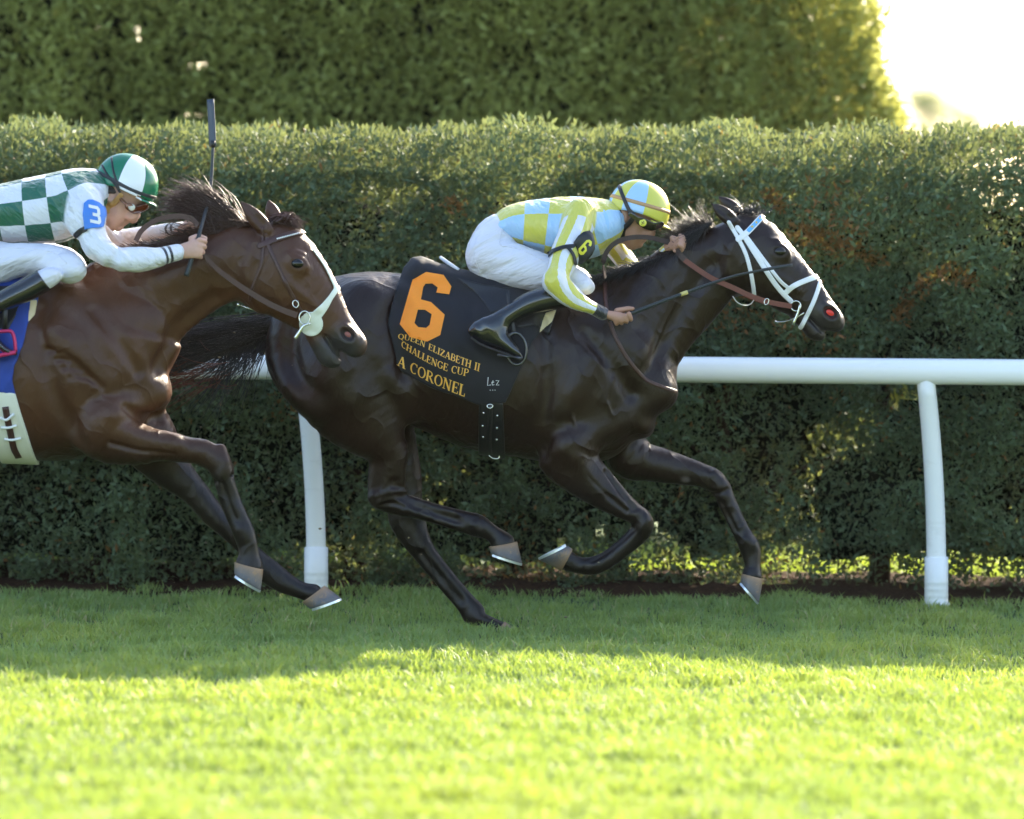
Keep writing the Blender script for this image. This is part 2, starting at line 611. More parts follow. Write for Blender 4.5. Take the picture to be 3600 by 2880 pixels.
def torus_mesh(c, ax_u, ax_v, R1, R2, r, n=24, m=8, a0=0.0, a1=2 * math.pi):
    c = np.asarray(c, float); u = np.asarray(ax_u, float); v = np.asarray(ax_v, float)
    full = abs(a1 - a0 - 2 * math.pi) < 1e-6
    k = n if full else n + 1
    pts = [c + u * R1 * math.cos(a0 + (a1 - a0) * i / n) + v * R2 * math.sin(a0 + (a1 - a0) * i / n) for i in range(k)]
    if full:
        w = np.cross(u, v); V, F = [], []
        for i in range(n):
            a = 2 * math.pi * i / n; d = u * math.cos(a) + v * math.sin(a)
            for j in range(m):
                t = 2 * math.pi * j / m
                V.append(pts[i] + d * r * math.cos(t) + w * r * math.sin(t))
        for i in range(n):
            for j in range(m):
                F.append((i * m + j, i * m + (j + 1) % m, ((i + 1) % n) * m + (j + 1) % m, ((i + 1) % n) * m + j))
        return V, F
    return tube_mesh(pts, r, m)

def ball_mesh(c, r, n=10, m=7):
    V, F = [], []
    r = np.broadcast_to(np.asarray(r, float), (3,))
    for i in range(m + 1):
        th = math.pi * i / m
        for j in range(n):
            ph = 2 * math.pi * j / n
            V.append((c[0] + r[0] * math.sin(th) * math.cos(ph), c[1] + r[1] * math.sin(th) * math.sin(ph), c[2] + r[2] * math.cos(th)))
    for i in range(m):
        for j in range(n):
            F.append((i * n + j, (i + 1) * n + j, (i + 1) * n + (j + 1) % n, i * n + (j + 1) % n))
    return V, F

def strands_mesh(curves, r0, r1=0.0004):
    """curves: array (n, m, 3) -> tapering three-sided hairs"""
    C = np.asarray(curves, float); n, m, _ = C.shape
    T = np.gradient(C, axis=1); T /= np.linalg.norm(T, axis=2, keepdims=True) + 1e-12
    a = np.cross(T, np.array((0.3, 1.0, 0.2))); a /= np.linalg.norm(a, axis=2, keepdims=True) + 1e-12
    b = np.cross(T, a)
    r = np.broadcast_to(np.asarray(r0, float).reshape(-1, 1), (n, 1)) * (1 - np.linspace(0, 1, m) ** 2)[None, :] + r1
    V = np.stack([C + r[..., None] * (a * math.cos(t) + b * math.sin(t)) for t in (0, 2.094, 4.189)], 2)
    V = V.reshape(-1, 3)
    base = (np.arange(n)[:, None] * m + np.arange(m - 1)[None, :]) * 3
    F = np.concatenate([np.stack([base + j, base + (j + 1) % 3, base + 3 + (j + 1) % 3, base + 3 + j], -1).reshape(-1, 4) for j in range(3)])
    return V, F

# ================================================================ setting
def vnoise(P, seed=0):
    """value noise 0..1 at points (n,3)"""
    P = np.asarray(P, float); i = np.floor(P).astype(np.int64); f = P - i
    f = f * f * (3 - 2 * f); out = 0
    for a in (0, 1):
        for b in (0, 1):
            for c in (0, 1):
                hsh = (i[:, 0] + a) * 73856093 ^ (i[:, 1] + b) * 19349663 ^ (i[:, 2] + c) * 83492791 ^ (seed * 2654435761)
                hsh = (hsh ^ (hsh >> 13)) * 1274126177
                v = ((hsh ^ (hsh >> 16)) & 0xffff) / 65535.0
                w = (f[:, 0] if a else 1 - f[:, 0]) * (f[:, 1] if b else 1 - f[:, 1]) * (f[:, 2] if c else 1 - f[:, 2])
                out = out + v * w
    return out

def leaf_material(name, dark, light, trans=0.45, tcol=(0.35, 0.5, 0.06), rough=0.45, gloss=0.35):
    t = NT(name)
    v = t.attr('tone')
    c = t.ramp(v, [(0.0, dark), (0.78, light), (0.86, tuple(0.5 * (a + b) for a, b in zip(light, (0.16, 0.13, 0.03)))), (0.97, (0.30, 0.14, 0.06))])
    n2 = t.noise(1.6, 3)
    c = t.mix(n2, t.mix(1.0, c, (0.72, 0.78, 0.8), 'MULTIPLY'), c)
    t.set(Base_Color=c, Roughness=rough, Specular_IOR_Level=gloss)
    tr = t.node('ShaderNodeBsdfTranslucent')
    t.put(tr.inputs[0], t.mix(0.5, c, tcol))
    mx = t.node('ShaderNodeMixShader'); mx.inputs[0].default_value = trans
    t.t.links.new(t.b.outputs[0], mx.inputs[1]); t.t.links.new(tr.outputs[0], mx.inputs[2])
    t.t.links.new(mx.outputs[0], t.out.inputs[0])
    return t.m

def leaf_cloud(P, N, length, width, spread=0.9):
    """folded diamond leaves at P pointing roughly along N"""
    n = len(P)
    D = N + rng.normal(0, spread, (n, 3)); D /= np.linalg.norm(D, axis=1, keepdims=True)
    S = np.cross(D, rng.normal(0, 1, (n, 3))); S /= np.linalg.norm(S, axis=1, keepdims=True) + 1e-9
    U = np.cross(D, S)
    L = (length * rng.uniform(0.6, 1.3, n))[:, None]; Wd = (width * rng.uniform(0.7, 1.3, n))[:, None]
    V = np.stack([P, P + D * L * 0.5 + S * Wd + U * Wd * 0.25, P + D * L, P + D * L * 0.5 - S * Wd + U * Wd * 0.25], 1).reshape(-1, 3)
    b = np.arange(n)[:, None] * 4
    F = np.concatenate([b + np.array([0, 1, 2]), b + np.array([0, 2, 3])])
    return V, F

# ---- ground
def build_ground():
    xs = np.unique(np.concatenate([-np.geomspace(6, 1500, 14), np.linspace(-6, 6, 61), np.geomspace(6, 1500, 14)]))
    ys = np.unique(np.concatenate([-np.geomspace(12, 400, 8), np.linspace(-12, 12, 81), np.geomspace(12, 2500, 16)]))
    X, Y = np.meshgrid(xs, ys, indexing='ij')
    Z = ground_z(X, np.clip(Y, -20, 20))
    V = np.stack([X, Y, Z], -1).reshape(-1, 3)
    i = np.arange(len(xs) - 1)[:, None] * len(ys) + np.arange(len(ys) - 1)[None, :]
    F = np.stack([i, i + len(ys), i + len(ys) + 1, i + 1], -1).reshape(-1, 4)
    t = NT('turf_soil')
    a = t.noise(14, 5, 0.65); b2 = t.noise(1.2, 3)
    c = t.ramp(a, [(0.3, (0.04, 0.06, 0.02)), (0.55, (0.09, 0.13, 0.05)), (0.75, (0.16, 0.17, 0.08))])
    c = t.mix(b2, c, (0.09, 0.13, 0.05))
    t.set(Base_Color=c, Roughness=0.9, Specular_IOR_Level=0.1, Normal=t.bump(a, 0.8, 0.03))
    o = mesh_obj('ground', V, F, t.m); tag(o, None, kind='structure')
    # mulch under the hedge
    xs = np.linspace(-6, 6, 121); ys = np.linspace(1.44, 3.35, 28)
    X, Y = np.meshgrid(xs, ys, indexing='ij')
    nz = vnoise(np.stack([X * 9, Y * 9, X * 0], -1).reshape(-1, 3), 3).reshape(X.shape)
    edge = np.clip(np.minimum(Y - 1.44, 3.35 - Y) / 0.18, 0, 1)
    Z = ground_z(X, Y) + 0.006 + edge * (0.02 + 0.045 * nz)
    i = np.arange(len(xs) - 1)[:, None] * len(ys) + np.arange(len(ys) - 1)[None, :]
    F = np.stack([i, i + len(ys), i + len(ys) + 1, i + 1], -1).reshape(-1, 4)
    t = NT('mulch')
    a = t.noise(45, 5, 0.7)
    t.set(Base_Color=t.ramp(a, [(0.3, (0.022, 0.012, 0.007)), (0.6, (0.06, 0.03, 0.016)), (0.8, (0.14, 0.08, 0.045))]), Roughness=0.95,
          Specular_IOR_Level=0.1, Normal=t.bump(a, 1.0, 0.03))
    o = mesh_obj('mulch_bed', np.stack([X, Y, Z], -1).reshape(-1, 3), F, t.m); tag(o, None, kind='structure')

def blades(x, y, hgt, wid, lean):
    n = len(x)
    z = ground_z(x, y) - 0.005
    az = rng.uniform(0, 2 * math.pi, n); la = rng.uniform(0, 2 * math.pi, n)
    sx, sy = np.cos(az) * wid, np.sin(az) * wid
    lx, ly = np.cos(la) * lean * hgt, np.sin(la) * lean * hgt
    B = np.stack([x, y, z], -1)
    s = np.stack([sx, sy, sx * 0], -1)
    m = B + np.stack([lx * 0.35, ly * 0.35, hgt * 0.6], -1)
    tp = B + np.stack([lx, ly, hgt * np.sqrt(np.clip(1 - 0.6 * lean ** 2, 0.2, 1))], -1)
    V = np.stack([B - s, B + s, m - s * 0.8, m + s * 0.8, tp], 1).reshape(-1, 3)
    b = np.arange(n)[:, None] * 5
    F = np.concatenate([b + np.array(q) for q in ((0, 1, 3), (0, 3, 2), (2, 3, 4))])
    return V, F

def build_grass():
    N = 400000
    y = -8.6 + 10.35 * rng.random(N) ** 1.0
    half = 2.55 * (25 + y) / 25 + 1.1
    x = rng.uniform(-1, 1, N) * half
    edge = 1.52 + 0.10 * (vnoise(np.stack([x * 5, x * 0, x * 0], -1), 5) - 0.5)
    cl = vnoise(np.stack([x * 5.5, y * 5.5, x * 0], -1), 11)
    cl2 = vnoise(np.stack([x * 1.1, y * 1.1, x * 0 + 5], -1), 12)
    cl3 = vnoise(np.stack([x * 16, y * 16, x * 0 + 9], -1), 13)
    keep = (y < edge) & (rng.random(N) < 0.10 + 1.15 * cl3 * (0.4 + 1.1 * cl))
    x, y, cl, cl2, cl3 = x[keep], y[keep], cl[keep], cl2[keep], cl3[keep]
    n = len(x)
    hgt = (0.020 + 0.062 * cl ** 1.5 * (0.4 + 0.6 * cl3) + 0.018 * rng.random(n)) * (1 + 0.5 * (rng.random(n) < 0.04))
    wid = 0.0021 + 0.0016 * rng.random(n)
    lean = np.clip(0.35 + 0.55 * rng.random(n), 0, 0.95)
    V, F = blades(x, y, hgt, wid, lean)
    tone = np.clip(0.15 + 0.45 * cl2 + 0.28 * rng.random(n) + 0.15 * (cl - 0.5), 0, 0.84)
    tone[rng.random(n) < 0.035] = 0.95
    t = NT('grass_blades')
    v = t.attr('tone')
    c = t.ramp(v, [(0.05, (0.17, 0.26, 0.115)), (0.5, (0.255, 0.35, 0.130)), (0.83, (0.35, 0.40, 0.12)), (0.93, (0.46, 0.38, 0.23))])
    t.set(Base_Color=c, Roughness=0.5, Specular_IOR_Level=0.25)
    tr = t.node('ShaderNodeBsdfTranslucent'); t.put(tr.inputs[0], t.mix(0.65, c, (0.50, 0.62, 0.025)))
    mx = t.node('ShaderNodeMixShader'); mx.inputs[0].default_value = 0.37
    t.t.links.new(t.b.outputs[0], mx.inputs[1]); t.t.links.new(tr.outputs[0], mx.inputs[2]); t.t.links.new(mx.outputs[0], t.out.inputs[0])
    o = mesh_obj('grass', V, F, t.m)
    attr(o, 'tone', np.repeat(tone, 5))
    tag(o, 'short green turf grass covering the racecourse track', 'grass', kind='stuff')
    # lawn in the sun behind the hedge
    N = 26000
    x = rng.uniform(-6, 7, N); y = rng.uniform(3.45, 6.2, N)
    V, F = blades(x, y, 0.05 + 0.05 * rng.random(N), 0.004 + 0.003 * rng.random(N), 0.3 + 0.4 * rng.random(N))
    o2 = mesh_obj('lawn_grass', V, F, t.m)
    attr(o2, 'tone', np.repeat(rng.uniform(0.2, 0.84, N), 5))
    tag(o2, 'sunlit lawn grass glimpsed through the foot of the hedge', 'grass', kind='stuff')

# ---- hedges
M_core = plain('hedge_light_block', (0.012, 0.014, 0.008), 0.95, spec=0.05, var=0.5, scale=20, bump=1.0, bscale=40)  # near-black filling added inside the hedges to stop light passing through
M_bark = plain('hedge_bark', (0.07, 0.045, 0.03), 0.9, spec=0.1, var=0.4, scale=25, bump=0.8, bscale=50)

def hedge_core(name, x0, x1, y0, y1, z0, z1, parent, taper=0.0, skip=None, step=0.16, lump=0.26):
    """lumpy dark mass added inside the leaf shell to block light and see-through"""
    V, F = [], []
    def sheet(fn, nu, nv):
        b = len(V)
        for i in range(nu + 1):
            for j in range(nv + 1): V.append(fn(i / nu, j / nv))
        for i in range(nu):
            for j in range(nv):
                q = (b + i * (nv + 1) + j, b + (i + 1) * (nv + 1) + j, b + (i + 1) * (nv + 1) + j + 1, b + i * (nv + 1) + j + 1)
                if skip:
                    c = sum(np.array(V[k]) for k in q) / 4
                    if skip(c): continue
                F.append(q)
    nx = int((x1 - x0) / step); nz = max(3, int((z1 - z0) / step)); ny = max(2, int((y1 - y0) / step))
    xr = lambda u, w: x0 + (x1 - taper * max(0.0, w - 0.4) / 0.6 - x0) * u
    sheet(lambda u, v: (xr(u, v), y0, z0 + (z1 - z0) * v), nx, nz)
    sheet(lambda u, v: (xr(u, v), y1, z0 + (z1 - z0) * v), nx, nz)
    sheet(lambda u, v: (xr(u, 1), y0 + (y1 - y0) * v, z1), nx, ny)
    sheet(lambda u, v: (xr(1, v), y0 + (y1 - y0) * u, z0 + (z1 - z0) * v), ny, nz)
    V = np.array(V); V += (np.stack([vnoise(V * 3.5, 20 + k) for k in range(3)], 1) - 0.5) * lump
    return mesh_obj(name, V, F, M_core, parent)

def hedge_stems(parent, xs, y, h, seed):
    r = random.Random(seed)
    for x in xs:
        x = x + r.uniform(-0.12, 0.12); yy = y + r.uniform(-0.15, 0.15); z0 = float(ground_z(x, yy)) - 0.05
        parts = []
        pts = [(x, yy, z0)]; rad = [0.055]
        for i in range(1, 6):
            pts.append((x + r.uniform(-0.03, 0.03) * i, yy + r.uniform(-0.03, 0.03) * i, z0 + h * i / 5)); rad.append(0.055 - 0.008 * i)
        parts.append(tube_mesh(pts, rad, 8))
        for k in range(5):
            i = r.randint(1, 4); a = r.uniform(0, 6.28); p = np.array(pts[i])
            e = p + np.array((math.cos(a) * 0.35, math.sin(a) * 0.35, r.uniform(0.1, 0.4)))
            parts.append(tube_mesh([p, (p + e) / 2 + np.array((0, 0, 0.04)), e], [0.02, 0.014, 0.006], 6))
        V, F = join(parts)
        mesh_obj('stem', V, F, M_bark, parent)

def build_near_hedge():
    H = thing('clipped_yew_hedge', 'long low clipped dark green hedge running behind the white rail', 'hedge', (0, 2.45, 0.05))
    N = 470000
    x = rng.uniform(-4.2, 4.2, N)
    # profile: front face up, rounded shoulder, flat top, then down the back
    s = np.where(rng.random(N) < 0.25, 2.0, 0.0) + rng.random(N) * 2.05
    s[rng.random(N) < 0.06] = 3.5; s = np.where(s == 3.5, 3.3 + 0.75 * rng.random(N), s)
    y = np.empty(N); z = np.empty(N); ny = np.empty(N); nz = np.empty(N)
    YF, YB, ZT, RR = 1.60, 3.10, 2.13, 0.22
    a = s < 2.0; y[a] = YF; z[a] = s[a] / 2.0 * (ZT - RR); ny[a] = -1; nz[a] = 0
    b = (s >= 2.0) & (s < 2.35); t = (s[b] - 2.0) / 0.35 * math.pi / 2
    y[b] = YF + RR - RR * np.cos(t); z[b] = ZT - RR + RR * np.sin(t); ny[b] = -np.cos(t); nz[b] = np.sin(t)
    c = (s >= 2.35) & (s < 3.3); y[c] = YF + RR + (s[c] - 2.35) / 0.95 * (YB - YF - RR); z[c] = ZT; ny[c] = 0; nz[c] = 1
    d = s >= 3.3; y[d] = YB; z[d] = (s[d] - 3.3) / 0.75 * ZT; ny[d] = 1; nz[d] = 0
    P = np.stack([x, y, z], 1)
    n1 = vnoise(P * 2.3, 1); n2 = vnoise(P * 6.5, 2); n3 = vnoise(P * 14, 3); n0 = vnoise(P * np.array((0.8, 0.8, 0.8)), 4)
    disp = np.where(nz > 0.5, 0.05, 0.22) * (n1 - 0.5) + np.where(nz > 0.5, 0.09, 0.20) * (n2 - 0.5) + 0.06 * (n3 - 0.5)
    depth = rng.exponential(0.050, N)
    deep = rng.random(N) < 0.16
    depth[deep] = rng.uniform(0, 0.9, deep.sum())
    off = disp - depth
    P[:, 1] += ny * off; P[:, 2] += nz * off
    P[:, 1] += np.where(ny < 0, (0.02 + 0.16 * np.clip((x - 0.3) / 0.8, 0, 1)) * np.clip((1.25 - z) / 1.1, 0, 1) ** 1.2, 0)      # undercut foot
    P += rng.normal(0, 0.012, P.shape)
    low = np.clip((0.30 + 0.22 * (n0 - 0.5) - P[:, 2]) / 0.2, 0, 1)       # foliage thins towards the ground
    right = np.clip((P[:, 0] - 0.55) / 0.6, 0, 1)
    keep = rng.random(N) > low * (0.0 + 0.48 * right)
    holes = (n2 < 0.36 + 0.22 * np.clip(1.40 - z, 0, 1)) & (depth < 0.08) & (rng.random(N) < 0.82)
    gaps = (vnoise(P * np.array((3.2, 1.0, 4.2)), 8) > 0.68) & (P[:, 2] < 1.05) & (rng.random(N) < 0.10 + 0.32 * right)
    zg = ground_z(P[:, 0], P[:, 1])
    keep &= ~holes & ~gaps & (P[:, 2] > zg + 0.0 + 0.05 * right)
    P = P[keep]; NN = np.stack([np.zeros(N), ny, nz + 0.35], 1)[keep]
    tone = np.clip(0.05 + 0.5 * n1[keep] + 0.35 * rng.random(len(P)) + 0.15 * (n3[keep] - 0.5), 0, 0.78)
    br = vnoise(P * 2.1, 9)
    r_ = rng.random(len(P))
    tone[(r_ < 0.012) | ((br > 0.80) & (r_ < 0.30))] = 0.98
    tone[(r_ > 0.97)] = 0.85
    for q in ([(2790, 815), (2860, 832), (2960, 870), (3080, 920)], [(3160, 1120), (3230, 1010), (3330, 960), (3400, 990)], [(2700, 700), (2740, 720)], [(1590, 720), (1615, 735)]):
        Lq = smooth_line([W('S', a_, b_, 1.62)[[0, 2]] for a_, b_ in q], 4)
        dq = line_sdf(Lq, P[:, 0], P[:, 2], 0.034)
        tone[(dq < 0) & (P[:, 1] < 1.9) & (rng.random(len(P)) < 0.8)] = 0.98
    V, F = leaf_cloud(P, NN, 0.042, 0.0076)
    o = mesh_obj('foliage', V, F, leaf_material('yew_leaves', (0.046, 0.076, 0.052), (0.172, 0.236, 0.130), 0.28, (0.44, 0.46, 0.10), 0.6, 0.15), H)
    attr(o, 'tone', np.repeat(tone, 4)); o['kind'] = 'stuff'
    def skip(c):
        return c[2] < 1.05 and vnoise(np.array([c * np.array((3.2, 1.0, 4.2))]), 8)[0] > (0.62 if c[0] > 0.4 else 0.72)
    hedge_core('inner_light_block', -4.6, 4.6, 2.12, 2.88, 0.22, 1.82, H, skip=skip, step=0.055, lump=0.16)
    hedge_stems(H, np.arange(-4.4, 4.5, 0.62), 2.4, 1.1, 3)

def build_tall_hedge():
    H = thing('tall_hedge', 'tall clipped hedge block rising behind the low hedge, its right end glowing in the sun', 'hedge', (-3, 7.5, 0.05))
    X0, X1, YF, YB, ZT = -6.3, 2.22, 6.3, 8.9, 4.6
    N = 285000
    f = rng.random(N)
    x = rng.uniform(-6.4, X1, N); z = rng.uniform(0.6, ZT, N); y = np.full(N, YF); nx = np.zeros(N); ny = -np.ones(N)
    e = f > 0.72                                   # the end face towards the sun
    x[e] = X1; y[e] = rng.uniform(YF, YB, e.sum()); nx[e] = 1; ny[e] = 0
    b = f > 0.9                                    # back
    x[b] = rng.uniform(-6.4, X1, b.sum()); y[b] = YB; nx[b] = 0; ny[b] = 1
    x -= 0.36 * np.clip(z - 1.9, 0, 4) * np.clip((x - X1 + 1.4) / 1.0, 0, 1)
    # round the corner
    cx = np.clip((x - (X1 - 0.45)) / 0.45, 0, 1); y = np.where((ny < 0), y + 0.3 * cx ** 3, y)
    P = np.stack([x, y, z], 1)
    n1 = vnoise(P * 1.6, 31); n2 = vnoise(P * 4.2, 32); n3 = vnoise(P * 9, 33)
    depth = rng.exponential(0.06, N); deep = rng.random(N) < 0.2; depth[deep] = rng.uniform(0, 1.4, deep.sum())
    off = 0.20 * (n1 - 0.5) + 0.15 * (n2 - 0.5) + 0.07 * (n3 - 0.5) - depth
    P[:, 0] += nx * off; P[:, 1] += ny * off
    P += rng.normal(0, 0.02, P.shape)
    cellh = lambda a, b: (np.abs(np.sin(np.floor(a / 0.07) * 12.9898 + np.floor(b / 0.07) * 78.233) * 43758.5453) % 1.0)
    thin = (P[:, 0] < -1.70) & (P[:, 0] > -3.1) & (P[:, 2] > 1.9) & (cellh(P[:, 0] + 50, P[:, 2]) < 0.10)
    keep = ~((n2 < 0.30) & (depth < 0.06) & (rng.random(N) < 0.65)) & ~(thin & (rng.random(N) < 0.92))
    P = P[keep]; NN = np.stack([nx, ny, np.full(N, 0.5)], 1)[keep]
    tone = np.clip(0.15 + 0.45 * n1[keep] + 0.35 * rng.random(len(P)), 0, 0.78)
    tone[rng.random(len(P)) < 0.02] = 0.86
    V, F = leaf_cloud(P, NN, 0.062, 0.0125)
    o = mesh_obj('foliage', V, F, leaf_material('arborvitae_leaves', (0.18, 0.20, 0.055), (0.46, 0.47, 0.15), 0.42, (0.58, 0.56, 0.12), 0.6, 0.15), H)
    attr(o, 'tone', np.repeat(tone, 4)); o['kind'] = 'stuff'
    def skip(c):
        return -3.1 < c[0] < -1.70 and c[2] > 1.9 and cellh(c[0] + 50, c[2]) < 0.10
    hedge_core('inner_light_block', X0, X1 - 0.28, YF + 0.9, YB - 0.4, 0.3, ZT - 0.3, H, taper=0.86, skip=skip, step=0.07, lump=0.10)
    hedge_stems(H, np.arange(-5, 2.0, 1.3), 7.6, 1.6, 8)

def build_tree(x, y, h, crown, label, seed, dens=2600, spread=1.0):
    r = random.Random(seed)
    T = thing('distant_tree', label, 'tree', (x, y, 0))
    z0 = 0.0
    pts = [(x, y, z0)]; 
    for i in range(1, 7): pts.append((x + r.uniform(-.08, .08) * i * spread, y, z0 + h * 0.85 * i / 6))
    parts = [tube_mesh(pts, [0.16 * (1 - i / 8) * spread for i in range(7)], 8)]
    tips = []
    for k in range(26):
        i = r.randint(2, 6); a = r.uniform(0, 6.28); p = np.array(pts[i]); L = crown * r.uniform(0.5, 1.0) * (1.15 - 0.1 * i)
        e = p + np.array((math.cos(a) * L, math.sin(a) * L, L * r.uniform(0.2, 0.8)))
        m = (p + e) / 2 + np.array((0, 0, -0.1 * L))
        parts.append(tube_mesh([p, m, e], [0.05 * spread, 0.035 * spread, 0.012 * spread], 5)); tips += [e, m * 0.4 + e * 0.6]
    V, F = join(parts); mesh_obj('trunk', V, F, M_bark, T)
    tips = np.array(tips)
    P = tips[rng.integers(0, len(tips), dens)] + rng.normal(0, crown * 0.17, (dens, 3))
    V, F = leaf_cloud(P, np.tile(np.array((0, 0, -0.3)), (dens, 1)), 0.20 * spread, 0.055 * spread, 1.2)
    o = mesh_obj('crown', V, F, M_treeleaf, T); attr(o, 'tone', np.repeat(rng.uniform(0.1, 0.78, dens), 4))
M_treeleaf = leaf_material('broad_leaves', (0.04, 0.06, 0.02), (0.09, 0.12, 0.03), 0.45)

# ---- running rail
def build_rail():
    t = NT('white_plastic')
    sc = t.noise(5, 5, 0.7, stretch=(0.4, 1, 2)); st = t.noise(22, 4, 0.65)
    xyz = t.node('ShaderNodeSeparateXYZ'); t.t.links.new(t.n.new('ShaderNodeTexCoord').outputs['Object'], xyz.inputs[0])
    lowz = t.math('MULTIPLY', t.math('SUBTRACT', 0.22, xyz.outputs[2], clamp=True), 3.2, clamp=True)
    c = t.mix(t.math('MULTIPLY', t.math('GREATER_THAN', sc, 0.62), 0.12), (0.87, 0.87, 0.87), (0.55, 0.54, 0.50))
    c = t.mix(t.math('MULTIPLY', lowz, st), c, (0.30, 0.33, 0.20))
    t.set(Base_Color=c, Roughness=t.math('MULTIPLY_ADD', sc, 0.25, 0.18), Specular_IOR_Level=0.5, Normal=t.bump(sc, 0.06, 0.01))
    M = t.m
    Rl = thing('running_rail', 'white plastic running rail on curved posts in front of the hedge', 'railing', (0, 1.35, 0))
    Y = 1.2
    # oval hollow rail, slightly sloping
    z_of = lambda x: W('S', 2388, 1300, Y)[2] - 0.0078 * (x - W('S', 2388, 0, Y)[0])
    n = 24; xs = np.linspace(-6, 6, 25); V, F = [], []
    for x in xs:
        for j in range(n):
            t = 2 * math.pi * j / n
            V.append((x, Y + 0.052 * math.cos(t), z_of(x) + 0.0575 * math.copysign(abs(math.sin(t)) ** 0.85, math.sin(t))))
    for i in range(len(xs) - 1):
        for j in range(n): F.append((i * n + j, i * n + (j + 1) % n, (i + 1) * n + (j + 1) % n, (i + 1) * n + j))
    F += [tuple(range(n)), tuple((len(xs) - 1) * n + j for j in range(n - 1, -1, -1))]
    mesh_obj('rail', V, F, M, Rl)
    xb = W('Q6', 937, 1480, Y)[0]; xt = W('Q6', 868, 250, Y)[0]
    pitch = W('Q6', 937, 0, Y)[0] - W('D', 664, 0, Y)[0]
    for k in range(-2, 2):
        x = xb + k * pitch; dx = xt - xb
        zb = float(ground_z(x, Y + 0.05)) - 0.03; zt = z_of(x + dx) - 0.03; H = zt - zb
        pts, rad = [], []
        for i in range(15):
            u = i / 14
            s_ = max(0.0, (u - 0.15) / 0.85)
            pts.append((x + dx * s_ ** 2.1, Y + 0.10 - 0.10 * s_ ** 2.1, zb + 0.02 + (H - 0.02) * u)); rad.append(0.0445 - 0.004 * u)
        Vp, Fp = tube_mesh(pts, rad, 20)
        p = mesh_obj('post', Vp, Fp, M, Rl)
        hs = 0.275
        prof = [(0.0, .0525), (0.06, .0525), (0.065, .059), (0.072, .059), (0.077, .0525), (0.10, .0525), (0.105, .0536), (0.11, .0525), (0.13, .0525), (0.135, .0536),
                (0.14, .0525), (0.16, .0525), (0.165, .054), (0.17, .0525), (hs, .0525), (hs + .003, .046)]
        Vs, Fs = tube_mesh([(x, Y + 0.10, zb - 0.01 + a) for a, _ in prof], [b_ for _, b_ in prof], 24)
        mesh_obj('sleeve', Vs, Fs, M, p)

def build_hose():
    """thin green line arching out of the grass"""
    P = smooth_line([W('Q1', a, b, 1.55) for a, b in ((330, 1650), (430, 1610), (520, 1588), (610, 1588), (700, 1605), (780, 1640), (850, 1690))], 6)
    V, F = tube_mesh(P, 0.006, 6)
    o = mesh_obj('garden_hose', V, F, plain('green_rubber', (0.02, 0.11, 0.07), 0.4))
    tag(o, 'thin green hose arching out of the grass at the foot of the hedge', 'hose')

build_ground(); build_grass(); build_near_hedge(); build_tall_hedge(); build_rail(); build_hose()
build_tree(35.0, 470, 18, 4.0, 'pale hazy tree far off beside the end of the tall hedge', 4, 2600, 2.8)
build_tree(40.0, 500, 17, 3.0, 'faint hazy far tree rising over the low hedge at the right edge', 6, 1300, 2.8)
build_tree(41.0, 510, 24, 5.0, 'bare-looking faint tall tree in the bright sky at the right edge', 9, 500, 2.6)

# ================================================================ horses
def coat_material(name, base, warm, dark_attr=True, rough=0.34):
    t = NT(name)
    big = t.noise(3.2, 4, 0.6); fine = t.noise(210, 3, 0.6, stretch=(0.16, 1.0, 1.0, 0.6))
    wr = t.noise(26, 4, 0.62, stretch=(1.5, 1.0, 0.55, 0.5)); soft = t.noise(7, 2, 0.5)
    c = t.mix(t.math('MULTIPLY', big, 0.9), base, warm)
    c = t.mix(t.attr('points'), c, (0.006, 0.005, 0.005))
    c = t.mix(t.attr('pale'), c, (0.11, 0.085, 0.078))
    c = t.mix(t.attr('muzzle'), c, (0.035, 0.030, 0.030))
    c = t.mix(t.math('MULTIPLY', fine, 0.35), c, t.mix(1.0, c, (0.55, 0.52, 0.5), 'MULTIPLY'))
    vn = t.noise(5.5, 2, 0.5, stretch=(0.7, 1.0, 1.0, 0.8)); vein = t.math('POWER', t.math('SUBTRACT', 1.0, t.math('ABSOLUTE', t.math('MULTIPLY_ADD', vn, 2.0, -1.0)), clamp=True), 14.0)
    nrm = t.bump(soft, 0.30, 0.035)
    nrm = t.bump(vein, 0.38, 0.007, nrm)
    nrm = t.bump(wr, 0.45, 0.010, nrm)
    nrm = t.bump(fine, 0.30, 0.002, nrm)
    rg = t.math('MULTIPLY_ADD', wr, 0.18, rough - 0.05)
    t.set(Base_Color=c, Roughness=rg, Specular_IOR_Level=0.33, Normal=nrm)
    return t.m

M_hair_black = plain('black_horsehair', (0.010, 0.008, 0.008), 0.34, spec=0.6, var=0.4, scale=8)
M_hair_brown = plain('dark_brown_horsehair', (0.055, 0.018, 0.008), 0.36, spec=0.6, var=0.5, scale=10)
M_eye = plain('horse_eye', (0.006, 0.004, 0.004), 0.10, spec=0.5, var=0.1)
M_nostril = plain('nostril_lining', (0.30, 0.085, 0.07), 0.35, var=0.25, scale=60)
M_nostril_bright = plain('blood_red_nostril_lining', (0.80, 0.035, 0.025), 0.3, var=0.2, scale=60)
M_shoe = plain('aluminium_horseshoe', (0.72, 0.74, 0.76), 0.35, metal=0.75, var=0.1)
def hoof_material(name, c1, c2):
    t = NT(name)
    n = t.noise(55, 4, 0.6, stretch=(1, 1, 0.25)); m = t.noise(16, 3)
    t.set(Base_Color=t.mix(t.math('ADD', t.attr('band'), t.math('MULTIPLY', t.math('GREATER_THAN', t.noise(38, 5, 0.7), 0.58), 0.45), clamp=True), t.mix(n, c1, c2), t.mix(m, (0.34, 0.21, 0.11), (0.20, 0.12, 0.07))), Roughness=0.5, Normal=t.bump(n, 0.3, 0.003))
    return t.m
